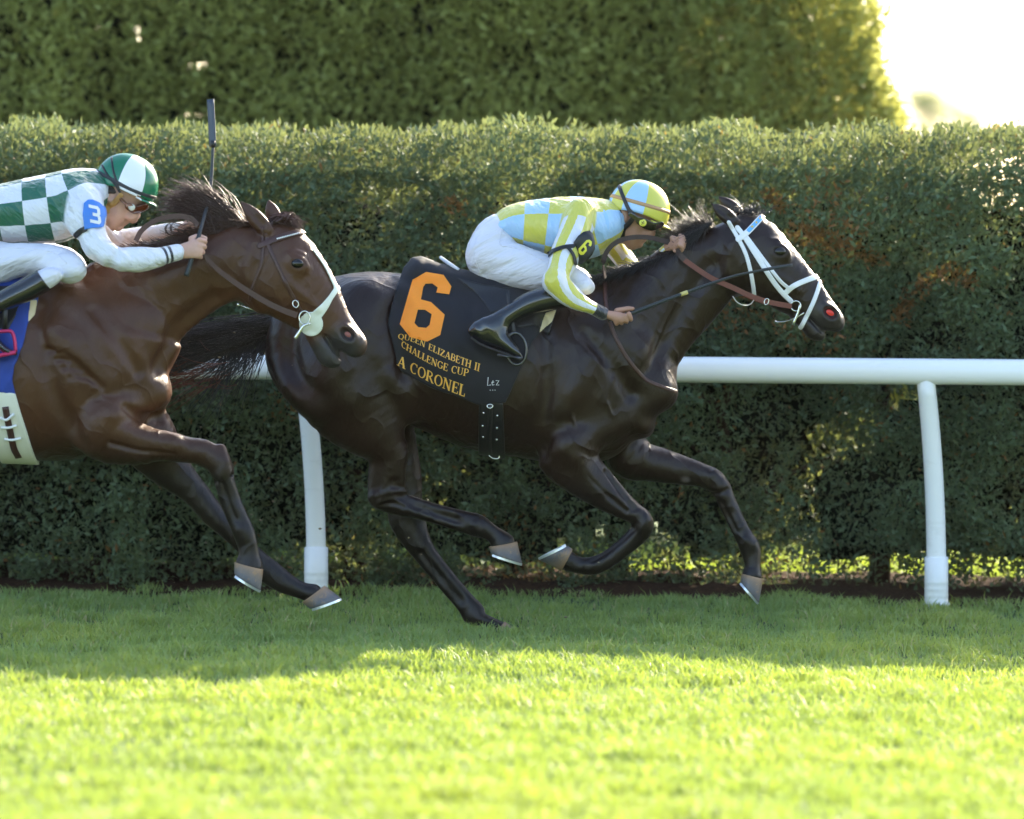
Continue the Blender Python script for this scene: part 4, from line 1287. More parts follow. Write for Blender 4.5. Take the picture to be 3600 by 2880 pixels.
def build_hair(Hb, Hr):
    # --- leader's mane: roots along the crest, blown back
    crest = [W('R8', a, b, 0.0) for a, b in ((1720, 660), (1560, 760), (1450, 880), (1300, 960), (1100, 1045), (900, 1110), (700, 1170), (520, 1245))]
    r, u = along(crest, 2200); n = len(r)
    r = r + rng.normal(0, 1, (n, 3)) * np.array((0.006, 0.018, 0.004)) + np.array((0, 0, -0.006))
    d = np.array((-0.85, 0.0, 0.16)) + rng.normal(0, 0.25, (n, 3)); d[:, 1] -= 0.25
    L = rng.uniform(0.025, 0.065, n) * np.interp(u, (0, 0.25, 0.4, 1), (1.2, 0.9, 0.8, 0.85))
    lie = rng.random(n) < 0.55                        # part of the mane lies down the near side
    r[lie, 1] -= 0.025; d[lie] = np.array((-0.75, -0.42, -0.30)) + rng.normal(0, 0.16, (int(lie.sum()), 3)); L[lie] *= 1.6
    V, F = strands_mesh(hair_lock(r, d, L, 7, 0.18, 0.35), 0.0018)
    mesh_obj('mane', V, F, M_hair_black, Hb)
    # tuft standing up behind the poll
    top = [W('R4', a, b, 0.0) for a, b in ((740, 480), (640, 530), (560, 580), (480, 620))]
    r, u = along(top, 520); n = len(r)
    r = r + rng.normal(0, 1, (n, 3)) * np.array((0.006, 0.014, 0.006))
    d = np.array((-0.60, 0.0, 0.80)) + rng.normal(0, 0.22, (n, 3)); L = rng.uniform(0.05, 0.115, n)
    V, F = strands_mesh(hair_lock(r, d, L, 8, 0.2, 0.25), 0.0017)
    o = mesh_obj('mane_tuft', V, F, plain('brown_mane_hair', (0.030, 0.014, 0.007), 0.33, spec=0.7, var=0.5), Hb)  # tuft hair browner than the rest of the mane
    r = np.array([W('R4', 480, 560, 0)])[rng.integers(0, 1, 60)] + rng.normal(0, 0.012, (60, 3))
    r = np.concatenate([r, r[:30]])
    d = np.array((-1.0, 0.0, 0.12)) + rng.normal(0, 0.12, (90, 3))
    V, F = strands_mesh(hair_lock(r, d, rng.uniform(0.04, 0.11, 90), 8, 0.12, 0.05), 0.0012); mesh_obj('mane_wisp', V, F, o.data.materials[0], Hb)
    # forelock
    r = W('R4', 1040, 350, 0) + rng.normal(0, 1, (220, 3)) * np.array((0.035, 0.022, 0.008))
    d = np.array((0.25, 0, 0.35)) + rng.normal(0, 0.5, (220, 3))
    V, F = strands_mesh(hair_lock(r, d, rng.uniform(0.02, 0.055, 220), 7, 0.4, 0.3), 0.0015); mesh_obj('forelock', V, F, M_hair_black, Hb)
    # --- leader's tail
    dock = [W('Q7', a, b, 0.0) for a, b in ((1860, 60), (1700, 130), (1560, 190), (1400, 260), (1200, 350))]
    V, F = tube_mesh(smooth_line(dock, 4), np.linspace(0.05, 0.018, 17), 10); mesh_obj('dock', V, F, M_hair_black, Hb)
    ends = np.array([W('Q7', a, b, 0.0) for a, b in ((-500, 440), (-470, 520), (-450, 590), (-420, 640), (-250, 690), (250, 700))])
    n = 1700
    u = rng.random(n); P = smooth_line(dock, 10); r = P[(u ** 0.8 * (len(P) - 1)).astype(int)] + rng.normal(0, 1, (n, 3)) * np.array((0.012, 0.022, 0.018))
    v = rng.random(n); e0 = np.stack([np.interp(v, np.linspace(0, 1, 6), ends[:, k]) for k in range(3)], 1) + rng.normal(0, 1, (n, 3)) * np.array((0.12, 0.05, 0.02))
    t = np.linspace(0, 1, 11)[None, :, None]
    mid = (r + e0) / 2 + np.array((0, 0, 1.0)) * (0.055 - 0.10 * v[:, None]) + rng.normal(0, 0.012, (n, 3))
    C = (1 - t) ** 2 * r[:, None] + 2 * t * (1 - t) * mid[:, None] + t * t * e0[:, None]
    V, F = strands_mesh(C, 0.0016); T = mesh_obj('tail', V, F, M_hair_black, Hb)
    n = 260                                                                # hanging fringe under the tail
    r = P[rng.integers(8, len(P) - 1, n)] + rng.normal(0, 0.012, (n, 3)) + np.array((0, 0, -0.02))
    drop = np.array((-0.30, 0, -1.0)) + rng.normal(0, 0.18, (n, 3)); L = rng.uniform(0.08, 0.30, n)
    C = r[:, None] + drop[:, None] * L[:, None, None] * t + np.array((-1.0, 0, 0.15)) * (t ** 2) * (0.16 * rng.random(n))[:, None, None] + rng.normal(0, 0.025, (n, 1, 3)) * t * t
    V, F = strands_mesh(C, 0.0013); mesh_obj('tail_fringe', V, F, M_hair_black, T)
    n = 90                                                                # rusty ends
    r = np.array([np.interp(rng.random(n), (0, 1), (W('Q7', 600, 0)[0], W('Q7', 1350, 0)[0])), rng.normal(0, 0.03, n), np.full(n, W('Q7', 0, 640)[2])]).T
    r[:, 2] += rng.normal(0, 0.03, n)
    d = np.array((-1.0, 0, -0.38)) + rng.normal(0, 0.20, (n, 3))
    V, F = strands_mesh(hair_lock(r, d, rng.uniform(0.12, 0.36, n), 9, 0.3, -0.1), 0.0012); mesh_obj('tail_ends', V, F, plain('rusty_hair', (0.16, 0.035, 0.014), 0.4, var=0.5), T)
    # --- second horse's mane
    Y = -1.0
    crest = [W('R1', a, b, Y) for a, b in ((1390, 735), (1260, 770), (1120, 815), (960, 850), (800, 870), (640, 880))]
    r, u = along(crest, 1300); n = len(r)
    r = r + rng.normal(0, 1, (n, 3)) * np.array((0.008, 0.02, 0.004)) + np.array((0, 0, -0.01))
    d = np.array((-0.9, -0.10, 0.22)) + rng.normal(0, 0.2, (n, 3)); L = rng.uniform(0.06, 0.15, n) * np.interp(u, (0, 0.4, 0.6, 1), (1, 1, 0.6, 0.5))
    V, F = strands_mesh(hair_lock(r, d, L, 8, 0.15, 0.2), 0.0020); mesh_obj('mane', V, F, M_hair_brown, Hr)
    rt = [W('R1', a, b, Y) for a, b in ((1330, 745), (1240, 770), (1130, 800))]
    r, u = along(rt, 620); n = len(r)
    r = r + rng.normal(0, 1, (n, 3)) * np.array((0.006, 0.018, 0.006))
    e = np.array([W('R1', 960, 600, Y), W('R1', 930, 640, Y), W('R1', 1030, 570, Y), W('R1', 940, 690, Y)])[rng.integers(0, 4, n)] + rng.normal(0, 1, (n, 3)) * np.array((0.045, 0.02, 0.028))
    t = np.linspace(0, 1, 10)[None, :, None]
    mid = (r + e) / 2 + np.array((0.03, 0, 0.062)) + rng.normal(0, 1, (n, 3)) * np.array((0.012, 0.02, 0.022))
    C = (1 - t) ** 2 * r[:, None] + 2 * t * (1 - t) * mid[:, None] + t * t * e[:, None]
    V, F = strands_mesh(C, 0.0022); mesh_obj('mane_tuft', V, F, M_hair_brown, Hr)
    r = W('R7', 930, 440, Y) + rng.normal(0, 1, (300, 3)) * np.array((0.02, 0.022, 0.01))
    e = W('R7', 1075, 490, Y) + rng.normal(0, 1, (300, 3)) * np.array((0.02, 0.03, 0.012))
    mid = (r + e) / 2 + np.array((0.01, 0, 0.045)) + rng.normal(0, 0.014, (300, 3))
    C = (1 - t) ** 2 * r[:, None] + 2 * t * (1 - t) * mid[:, None] + t * t * e[:, None]
    V, F = strands_mesh(C, 0.0018); mesh_obj('forelock', V, F, M_hair_brown, Hr)
    # tail, outside the picture
    b = W('R5', 130, 520, Y) + np.array((W('R2', 200, 0, Y)[0] - W('R5', 1800, 0, Y)[0] - 0.26, 0, 0))
    n = 500; r = b + rng.normal(0, 0.025, (n, 3)); e = b + np.array((-0.75, 0, -0.25)) + rng.normal(0, 0.07, (n, 3))
    mid = (r + e) / 2 + np.array((0, 0, 0.12)); C = (1 - t) ** 2 * r[:, None] + 2 * t * (1 - t) * mid[:, None] + t * t * e[:, None]
    V, F = strands_mesh(C, 0.003); mesh_obj('tail', V, F, M_hair_brown, Hr)

HB, FB, MB_ = build_black_horse()
HR, FR, MR_ = build_brown_horse()
build_hair(HB, HR)
BVB, BVR = bvh_raw(*MB_), bvh_raw(*MR_)

# ================================================================ tack
def leather(name, col, rough=0.4, coat=0.0, bump=0.25):
    return plain(name, col, rough, spec=0.5, var=0.25, scale=35, bump=bump, bscale=120, coat=coat)
M_white_strap = plain('white_nylon_strap', (0.78, 0.77, 0.80), 0.5, var=0.05, scale=40, bump=0.25, bscale=300)
M_steel = plain('polished_steel', (0.72, 0.71, 0.68), 0.22, metal=0.9, var=0.08)
M_redrein = leather('red_brown_rein_leather', (0.13, 0.028, 0.016), 0.45)
M_darkrein = leather('dark_rubber_rein', (0.035, 0.016, 0.014), 0.55, bump=0.6)
M_brownstrap = leather('dark_brown_strap', (0.055, 0.020, 0.014), 0.45)
M_blackstrap = leather('black_strap', (0.010, 0.009, 0.010), 0.4)
M_bluebrow = plain('sky_blue_browband', (0.12, 0.42, 0.80), 0.4, var=0.08)
M_gold = plain('gold_yellow_stitching', (0.80, 0.45, 0.07), 0.45, var=0.18, scale=160, bump=0.5, bscale=320)
M_orange = plain('orange_number_felt', (0.95, 0.28, 0.012), 0.6, var=0.06, scale=60, bump=0.15, bscale=200)
M_whitemark = plain('white_marking', (0.75, 0.75, 0.75), 0.6, var=0.05)

def cloth_material(name, col, rough=0.75, fold=0.5, scale=7.0, stretch=(1, 1, 0.5, 0.4), var=0.15, spec=0.3):
    t = NT(name)
    f = t.noise(scale, 3, 0.5, stretch=stretch); w = t.noise(420, 2, 0.5)
    t.set(Base_Color=t.mix(t.noise(12, 3), tuple(v * (1 - var) for v in col), tuple(min(1, v * (1 + var)) for v in col)), Roughness=rough, Specular_IOR_Level=spec,
          Normal=t.bump(w, 0.08, 0.001, t.bump(f, fold, 0.02)), Sheen_Weight=0.05)
    return t.m
M_cloth_black = cloth_material('black_saddlecloth', (0.013, 0.013, 0.017), 0.7, 0.55)
M_cloth_blue = cloth_material('royal_blue_saddlecloth', (0.022, 0.055, 0.30), 0.65, 0.8)
M_cream = cloth_material('cream_chamois', (0.66, 0.55, 0.36), 0.7, 0.4)
M_girth_white = plain('white_elastic_girth', (0.70, 0.68, 0.58), 0.6, var=0.06, bump=0.2, bscale=200)

# serif capitals from strokes: ('l', x0, y0, x1, y1, w) lines, ('a', cx, cy, rx, ry, a0, a1, w) arcs with swelling
TK, TN = 0.17, 0.075
def ser(x, y, w=0.30): return ('l', x - w / 2, y, x + w / 2, y, 0.06)
GLYPH = {
 'A': (0.80, [('l', .12, 0, .40, 1, TN), ('l', .68, 0, .40, 1, TK), ('l', .22, .33, .58, .33, TN), ser(.12, .03, .26), ser(.68, .03, .28)]),
 'B': (0.70, [('l', .16, 0, .16, 1, TK), ('a', .30, .74, .26, .23, -90, 90, .12), ('a', .30, .27, .31, .25, -90, 90, .14), ('l', .08, .97, .34, .97, .06), ('l', .08, .03, .34, .03, .06), ('l', .16, .52, .34, .52, .06)]),
 'C': (0.72, [('a', .40, .5, .30, .47, 50, 310, .15), ('l', .62, .72, .62, .98, .07)]),
 'E': (0.66, [('l', .16, 0, .16, 1, TK), ('l', .08, .97, .58, .97, .07), ('l', .08, .03, .60, .03, .07), ('l', .16, .52, .46, .52, .07), ('l', .56, .78, .56, .98, .06), ('l', .58, .02, .58, .24, .06), ('l', .45, .42, .45, .62, .05)]),
 'G': (0.78, [('a', .40, .5, .30, .47, 50, 330, .15), ('l', .62, .72, .62, .98, .07), ('l', .64, .08, .64, .42, .14), ser(.62, .43, .28)]),
 'H': (0.82, [('l', .17, 0, .17, 1, TK), ('l', .65, 0, .65, 1, TK), ('l', .17, .52, .65, .52, TN), ser(.17, .03), ser(.17, .97), ser(.65, .03), ser(.65, .97)]),
 'I': (0.40, [('l', .2, 0, .2, 1, TK), ser(.2, .03, .34), ser(.2, .97, .34)]),
 'L': (0.64, [('l', .17, 0, .17, 1, TK), ser(.17, .97, .32), ('l', .08, .03, .58, .03, .07), ('l', .56, .02, .56, .28, .07)]),
 'N': (0.84, [('l', .15, 0, .15, 1, TN), ('l', .15, .98, .67, .02, TK), ('l', .67, 0, .67, 1, TN), ser(.15, .03, .26), ser(.12, .97, .22), ser(.67, .97, .26)]),
 'O': (0.82, [('a', .41, .5, .31, .47, 0, 360, .14)]),
 'P': (0.66, [('l', .16, 0, .16, 1, TK), ('a', .30, .72, .27, .25, -90, 90, .13), ('l', .08, .97, .34, .97, .06), ('l', .16, .47, .34, .47, .06), ser(.16, .03)]),
 'Q': (0.82, [('a', .41, .5, .31, .47, 0, 360, .14), ('l', .40, .12, .72, -.16, .11)]),
 'R': (0.78, [('l', .16, 0, .16, 1, TK), ('a', .30, .74, .25, .23, -90, 90, .12), ('l', .08, .97, .34, .97, .06), ('l', .16, .50, .34, .50, .06), ('l', .36, .50, .68, .02, .14), ser(.16, .03), ser(.70, .03, .20)]),
 'T': (0.70, [('l', .35, 0, .35, 1, TK), ('l', .04, .97, .66, .97, .07), ('l', .06, .76, .06, .98, .06), ('l', .64, .76, .64, .98, .06), ser(.35, .03, .32)]),
 'U': (0.82, [('l', .17, .28, .17, 1, TK), ('a', .41, .30, .245, .27, 180, 360, .10), ('l', .65, .28, .65, 1, TN), ser(.17, .97), ser(.65, .97, .26)]),
 'Z': (0.68, [('l', .08, .96, .60, .96, .08), ('l', .56, .96, .10, .04, TK), ('l', .08, .04, .62, .04, .08), ('l', .09, .74, .09, .97, .06), ('l', .61, .03, .61, .28, .06)]),
 ' ': (0.42, []),
}

def stroke_poly(s):
    if s[0] == 'l':
        a, b = np.array(s[1:3]), np.array(s[3:5]); d = b - a; d = d / (np.linalg.norm(d) + 1e-9); n = np.array((-d[1], d[0])) * s[5] / 2
        return [[a - n, b - n, b + n, a + n]]
    _, cx, cy, rx, ry, a0, a1, w = s
    k = max(4, int(abs(a1 - a0) / 15)); segs = []
    for i in range(k):
        q = []
        for sgn, order in ((-1, (0, 1)), (1, (1, 0))):
            for j in order:
                t = R(a0 + (a1 - a0) * (i + j) / k)
                ww = w * (0.42 + 0.58 * abs(math.cos(t)))            # thick at the sides, thin at top and bottom
                q.append(np.array((cx + (rx + sgn * ww / 2) * math.cos(t), cy + (ry + sgn * ww / 2) * math.sin(t))))
        segs.append(q)
    return segs

def lay_text(name, text, crop, path, heights, bvh, mat, parent, Y, lift, squeeze=1.0, up=(0.16, -1.0)):
    """letters set along a measured base line (list of points), heights in the same units"""
    P = np.array(path, float); d = np.concatenate([[0], np.cumsum(np.linalg.norm(np.diff(P, axis=0), axis=1))])
    tot = sum(GLYPH[c][0] for c in text); pos = 0.0; V, F = [], []
    upv = np.array(up, float); upv /= np.linalg.norm(upv)
    for ci, c in enumerate(text):
        adv, strokes = GLYPH[c]
        u = pos / tot * d[-1]; u2 = (pos + adv) / tot * d[-1]
        b0 = np.array([np.interp(u, d, P[:, k]) for k in (0, 1)]); b1 = np.array([np.interp(u2, d, P[:, k]) for k in (0, 1)])
        ex = (b1 - b0) / adv; h = np.interp((u + u2) / 2, (0, d[-1]), heights)
        for si, s in enumerate(strokes):
            for q in stroke_poly(s):
                base = len(V)
                cell = []
                # split long strokes so that they follow the cloth
                n = max(1, int(np.linalg.norm((q[1] - q[0]) * h) / 22))
                for i in range(n + 1):
                    for e in ((q[0] + (q[1] - q[0]) * i / n), (q[3] + (q[2] - q[3]) * i / n)):
                        p = b0 + ex * e[0] + upv * h * e[1]
                        w = W(crop, p[0], p[1], Y)
                        y = hit_y(bvh, w[0], w[2])
                        V.append((w[0], (y if y is not None else Y) - lift - 0.00012 * (si % 5), w[2]))
                for i in range(n):
                    a = base + 2 * i; f = (a, a + 1, a + 3, a + 2)
                    v0, v1, v2 = (np.array(V[k]) for k in f[:3])
                    F.append(f if np.cross(v1 - v0, v2 - v0)[1] < 0 else f[::-1])
        pos += adv
    return mesh_obj(name, V, F, mat, parent, smooth=False)

SIX = ([(1170, 110), (1290, 130), (1345, 210), (1330, 265), (1240, 253), (1250, 218), (1212, 190), (1165, 192), (1150, 215), (1135, 300), (1205, 318), (1300, 405), (1270, 545), (1180, 590), (1062, 560), (990, 470), (1075, 165)],
       [(1115, 370), (1165, 372), (1210, 402), (1196, 475), (1172, 496), (1118, 490), (1092, 462)])
THREE = ([(0, .82), (0, 1), (.82, 1), (1, .86), (1, .58), (.90, .5), (1, .42), (1, .14), (.82, 0), (0, 0), (0, .18), (.70, .18), (.74, .22), (.74, .36), (.70, .41), (.30, .41), (.30, .59), (.70, .59), (.74, .64), (.74, .78), (.70, .82)], [])

def glyph_world(poly, crop, o, ex, ey, Y, unit=None):
    """map a unit glyph: o origin, ex/ey measured axes"""
    out = []
    for x, y in poly:
        p = np.array(o) + np.array(ex) * x + np.array(ey) * y
        out.append(W(crop, p[0], p[1], Y)[[0, 2]])
    return out

def wrinkle(V, amp, k, f):
    """small pulled folds in the cloth"""
    k = np.asarray(k, float) / np.linalg.norm(k)
    s = V @ k
    n1 = vnoise(V * 9.0, 51); n2 = vnoise(V * 5.0, 52)
    d = np.sin((s * f + n1 * 3.2) * 2 * math.pi * 0.5) * np.clip(n2 * 2 - 0.7, 0, 1)
    c = V.mean(0)
    out = V.copy(); out[:, 1] += amp * d * np.sign(V[:, 1] - c[1]); out[:, 2] += amp * 0.6 * d
    return out

def obj_wrap(name, F, shapes, Y, mat, parent, t1=0.006, fold=None, **kw):
    V, Q = wrap(F, shapes, Y, t1, **kw)
    if fold: V = wrinkle(V, *fold)
    return mesh_obj(name, V, Q, mat, parent), (V, Q)

def rein_ribbon(name, pts, width, mat, parent, wdir=(0, 0, 1)):
    P = smooth_line(pts, 6); V, F = ribbon_mesh(P, wdir, width, 0.004)
    return mesh_obj(name, V, F, mat, parent, smooth=False)

def Wp(crop, lst): return [W(crop, a, b, y) for a, b, y in lst]

# ---------------------------------------------------------------- number 6
def field_copy(F):
    G = Field.__new__(Field); G.lo, G.h, G.n, G.ax = F.lo, F.h, F.n, F.ax; G.f = F.f.copy(); return G

def tack_black():
    F2 = field_copy(FB)
    F2.chain(secs('R5', [(1060, 55, 1050, 200, .09), (1130, 22, 1140, 230, .13), (1270, 60, 1290, 270, .145), (1450, 105, 1470, 310, .15), (1700, 120, 1700, 320, .15), (1880, 130, 1880, 320, .14)], 0), 0.05)
    base = W('R5', 1300, 300)
    C = thing('saddlecloth', 'black saddlecloth with big orange 6 and gold lettering on the leading horse', 'saddlecloth', base)
    out = [(1046, 42), (1070, 12), (1130, 2), (1275, 55), (1500, 110), (1940, 140), (1990, 300), (1962, 520), (1900, 600), (1840, 740), (1720, 1010), (1535, 1026), (1440, 990), (1200, 905), (1005, 800), (968, 745), (962, 690), (930, 560), (908, 475), (914, 420), (958, 250), (1010, 80)]
    cl, raw = obj_wrap('cloth', F2, [('poly', 'R5', out)], -0.25, M_cloth_black, C, 0.016, fold=(0.0045, (1.0, 0.0, 0.45), 13), h=0.006, smooth=4, blur=1)
    bv = bvh_raw(*raw)
    mapd = lambda P: [W('R5', a, b, -0.27)[[0, 2]] for a, b in P]
    decal('number_6', [(mapd(SIX[0]), [mapd(SIX[1])])], bv, M_orange, C, 0, 0.0050)
    Yl = -0.27
    lay_text('lettering', 'QUEEN ELIZABETH II', 'R5', [(975, 570), (1080, 590), (1180, 640), (1300, 700), (1420, 750), (1540, 797)], (36, 54), bv, M_gold, C, Yl, 0.0018)
    lay_text('lettering', 'CHALLENGE CUP', 'R5', [(998, 625), (1100, 690), (1220, 755), (1330, 800), (1462, 832)], (44, 52), bv, M_gold, C, Yl, 0.0022)
    lay_text('lettering', 'A CORONEL', 'R5', [(970, 752), (1060, 800), (1200, 872), (1330, 930), (1440, 972)], (70, 78), bv, M_gold, C, Yl, 0.0022)
    # small handwriting
    V, F = [], []
    for pts in ([(1600, 835), (1595, 892), (1620, 888)], [(1626, 875), (1640, 868), (1634, 858), (1625, 872), (1630, 890), (1642, 886)], [(1652, 858), (1674, 858), (1655, 890), (1676, 888)], [(1612, 922), (1616, 926)], [(1629, 922), (1633, 926)], [(1645, 922), (1649, 926)]):
        P = [W('R5', a, b, Yl) for a, b in pts]; P = [(p[0], (hit_y(bv, p[0], p[2]) or Yl) - 0.002, p[2]) for p in P]
        v, f = tube_mesh(P, 0.0017, 5); b0 = len(V); V += list(v); F += [tuple(b0 + i for i in q) for q in f]
    mesh_obj('handwriting', V, F, M_whitemark, C)
    # girth
    G = thing('girth', 'black elastic girth with steel studs round the leading horse', 'girth', W('R5', 1620, 1300))
    g, graw = obj_wrap('band', FB, [('poly', 'R5', [(1538, 1000), (1702, 1010), (1720, 1480), (1528, 1480)])], -0.25, M_blackstrap, G, 0.014, h=0.005, smooth=3)
    bg = bvh_raw(*graw)
    def onb(bvv, a, b, lift, crop='R5', Yd=-0.27):
        p = W(crop, a, b, Yd); y = hit_y(bvv, p[0], p[2]); return np.array((p[0], (y if y is not None else Yd) - lift, p[2]))
    for a, b in ((1568, 1082), (1662, 1100), (1562, 1172), (1660, 1186), (1565, 1250), (1658, 1268)):
        V, F = ball_mesh(onb(bg, a, b, 0.0), 0.0052, 10, 6); mesh_obj('stud', V, F, M_steel, G)
    P = [onb(bg, a, b, 0.004) for a, b in ((1612, 1028), (1615, 1120), (1610, 1230), (1608, 1330), (1614, 1380))]
    V, F = ribbon_mesh(smooth_line(P, 4), (1, 0, 0), 0.020, 0.004); mesh_obj('strap', V, F, M_blackstrap, G)
    V, F = torus_mesh(onb(bg, 1640, 1385, 0.004), (1, 0, -0.25), (0.1, 0, 1), 0.022, 0.013, 0.0028, 20, 6); mesh_obj('buckle', V, F, M_steel, G)
    V, F = torus_mesh(onb(bg, 1612, 1035, 0.004), (1, 0, 0), (0, 0, 1), 0.012, 0.008, 0.0026, 16, 6); mesh_obj('buckle', V, F, M_steel, G)
    # saddle
    Sd = thing('racing_saddle', 'small black racing saddle under the rider in yellow and blue', 'saddle', W('R3', 700, 950))
    Fs = Field((W('R3', 420, 0)[0], -0.2, W('R3', 0, 1060)[2]), (W('R3', 1380, 0)[0], 0.2, W('R3', 0, 740)[2]), 0.005)
    Fs.chain(secs('R3', [(478, 782, 492, 806, .035), (520, 808, 540, 862, .095), (590, 858, 610, 920, .115), (680, 910, 690, 960, .115), (790, 945, 795, 990, .10), (920, 962, 920, 1010, .09), (1100, 962, 1100, 1012, .085), (1300, 932, 1300, 1000, .075)], 0), 0.01)
    V, Q = Fs.mesh(2); mesh_obj('seat', V, Q, plain('glossy_black_leather', (0.02, 0.02, 0.022), 0.22, spec=0.7, var=0.2, coat=0.6), Sd)
    rim = Wp('R3', [(600, 862, -0.10), (540, 822, -0.085), (492, 788, -0.045), (478, 778, 0.0), (492, 788, 0.045), (540, 822, 0.085), (600, 862, 0.10)])
    V, F = tube_mesh(smooth_line(rim, 5), 0.008, 8); mesh_obj('cantle_rim', V, F, plain('pale_cantle_binding', (0.62, 0.62, 0.66), 0.25, spec=0.7, var=0.1, coat=0.5), Sd)
    for sd in (-1, 1): obj_wrap('flap', F2, [('poly', 'R3', [(575, 905), (760, 955), (900, 975), (1180, 985), (1260, 1120), (1200, 1300), (1110, 1230), (1000, 1250), (900, 1120), (820, 1150), (740, 1040)])], 0.0, M_blackstrap, Sd, 0.021, t0=0.010, h=0.005, smooth=3, ylim=(-0.4, -0.16) if sd < 0 else (0.16, 0.4))
    for sd in (-1, 1):
        cc = W('R3', 985, 1385, 0); y = sd * 0.345
        V, F = torus_mesh((cc[0], y, cc[2]), (1, 0, -0.12), (0.12 * 0, 0, 1), 0.043, 0.066, 0.0065, 28, 8); st = mesh_obj('stirrup', V, F, plain('dark_stirrup_iron', (0.10, 0.10, 0.11), 0.25, metal=0.8, var=0.1), Sd)
        q = Wp('R3', [(860, 1432, y), (940, 1446, y), (1030, 1455, y)]); V, F = ribbon_mesh(q, (0, 1, 0), 0.07, 0.010); mesh_obj('tread', V, F, st.data.materials[0], st)
        q = Wp('R3', [(930, 1000, sd * 0.30), (950, 1150, sd * 0.335), (972, 1300, sd * 0.345)]); V, F = ribbon_mesh(smooth_line(q, 4), (1, 0, 0.15), 0.018, 0.004); mesh_obj('stirrup_leather', V, F, M_blackstrap, Sd)
    ch, _ = obj_wrap('chamois', F2, [('poly', 'R3', [(1185, 1150), (1258, 1128), (1228, 1210), (1140, 1288), (1160, 1215)])], -0.25, M_cream, Sd, 0.026, t0=0.008, h=0.004, ylim=(-0.4, -0.2))
    # bridle
    B = thing('bridle', 'white bridle with sky-blue browband on the leading dark horse', 'bridle', W('R4', 1300, 800))
    Yb = -0.08
    obj_wrap('throat_strap', FB, [('line', 'R4', [(868, 435), (940, 560), (1008, 700), (1050, 850), (1078, 1000), (1086, 1060)], 0.0085)], Yb, M_white_strap, B, 0.006)
    obj_wrap('cheek_strap', FB, [('line', 'R4', [(940, 480), (1000, 560), (1100, 720), (1235, 925), (1320, 1030), (1392, 1100)], 0.0105)], Yb, M_white_strap, B, 0.0075)
    for sd in (-1, 1): obj_wrap('cheek_strap', FB, [('line', 'R4', [(1020, 560), (1190, 790), (1300, 930), (1385, 1000)], 0.0075)], Yb if sd < 0 else 0.0, M_white_strap, B, 0.0058, side=sd, ylim=(-0.2, -0.005) if sd < 0 else (0.005, 0.2))
    obj_wrap('noseband', FB, [('line', 'R4', [(1335, 1040), (1410, 975), (1520, 925), (1625, 890)], 0.0115)], Yb, M_white_strap, B, 0.0068)
    obj_wrap('flash_strap', FB, [('line', 'R4', [(1645, 935), (1598, 1070), (1545, 1190), (1478, 1325)], 0.0092)], Yb, M_white_strap, B, 0.0062)
    br, braw = obj_wrap('browband', FB, [('line', 'R4', [(948, 578), (1020, 522), (1100, 440), (1180, 355)], 0.0125)], Yb, M_white_strap, B, 0.0085)
    bb, bbraw = obj_wrap('browband_ribbon', FB, [('poly', 'R4', [(1012, 500), (1038, 528), (1160, 405), (1142, 372)])], Yb, M_bluebrow, br, 0.0102)
    bq = bvh_raw(*bbraw)
    for a, b, r in ((1064, 468, 13), (1101, 435, 10), (1132, 403, 8)):
        sq = [W('R4', a + dx * r, b + dy * r, Yb)[[0, 2]] for dx, dy in ((-1.1, .5), (-.3, -1.1), (1.1, -.5), (.3, 1.1))]
        decal('browband_square', [(sq, [])], bq, plain('yellow_patch', (0.75, 0.52, 0.06), 0.5), br, Yb, 0.0014)
    yb = -0.085
    for sd in (-1, 1):
        c = W('R4', 1432, 1140, sd * 0.078)
        V, F = torus_mesh(c, (1, 0, 0), (0, 0, 1), 0.021, 0.021, 0.0030, 24, 6); mesh_obj('bit_ring', V, F, M_steel, B)
        P = Wp('R4', [(1465, 1130, sd * 0.080), (1448, 1200, sd * 0.078), (1405, 1300, sd * 0.074)]); V, F = tube_mesh(smooth_line(P, 3), np.linspace(0.004, 0.0065, 7), 8); mesh_obj('bit_cheek', V, F, M_steel, B)
        P = Wp('R4', [(1500, 1198, sd * 0.07), (1440, 1235, sd * 0.06), (1350, 1270, sd * 0.03), (1275, 1275, sd * 0.006), (1258, 1262, 0.0)]); V, F = tube_mesh(smooth_line(P, 4), 0.0036, 6); mesh_obj('lip_strap', V, F, M_steel, B)
    c = W('R4', 1185, 1103, -0.118); V, F = torus_mesh(c, (1, 0, -0.35), (0.35, 0, 1), 0.0085, 0.013, 0.002, 16, 6); mesh_obj('rein_buckle', V, F, M_steel, B)
    P = Wp('R4', [(905, 1065, -0.05), (940, 1110, -0.03), (1000, 1135, 0), (1050, 1125, 0.02), (1082, 1085, 0.03)]); V, F = ribbon_mesh(smooth_line(P, 4), (0, 1, 0), 0.016, 0.004); mesh_obj('throat_loop', V, F, M_white_strap, B)
    Rn = thing('reins', 'red-brown and dark leather reins looping over the neck of the leading dark horse', 'reins', W('R4', 700, 900))
    rein_ribbon('rein', Wp('R4', [(1398, 1143, -0.088), (1290, 1125, -0.10), (1180, 1100, -0.115), (1050, 1055, -0.125), (900, 985, -0.128), (740, 915, -0.128), (620, 842, -0.124), (495, 752, -0.118)]), 0.0215, M_redrein, Rn)
    rein_ribbon('rein_grip', Wp('R4', [(500, 756, -0.118), (450, 700, -0.112), (405, 632, -0.09), (380, 610, -0.06)]), 0.024, M_darkrein, Rn)
    rein_ribbon('rein_loop', Wp('R8', [(1340, 885, -0.06), (1250, 858, -0.07), (1130, 826, -0.09), (980, 815, -0.11), (840, 838, -0.13), (730, 895, -0.14), (660, 985, -0.14), (635, 1080, -0.14), (645, 1170, -0.13), (655, 1230, -0.12)]), 0.020, M_darkrein, Rn)
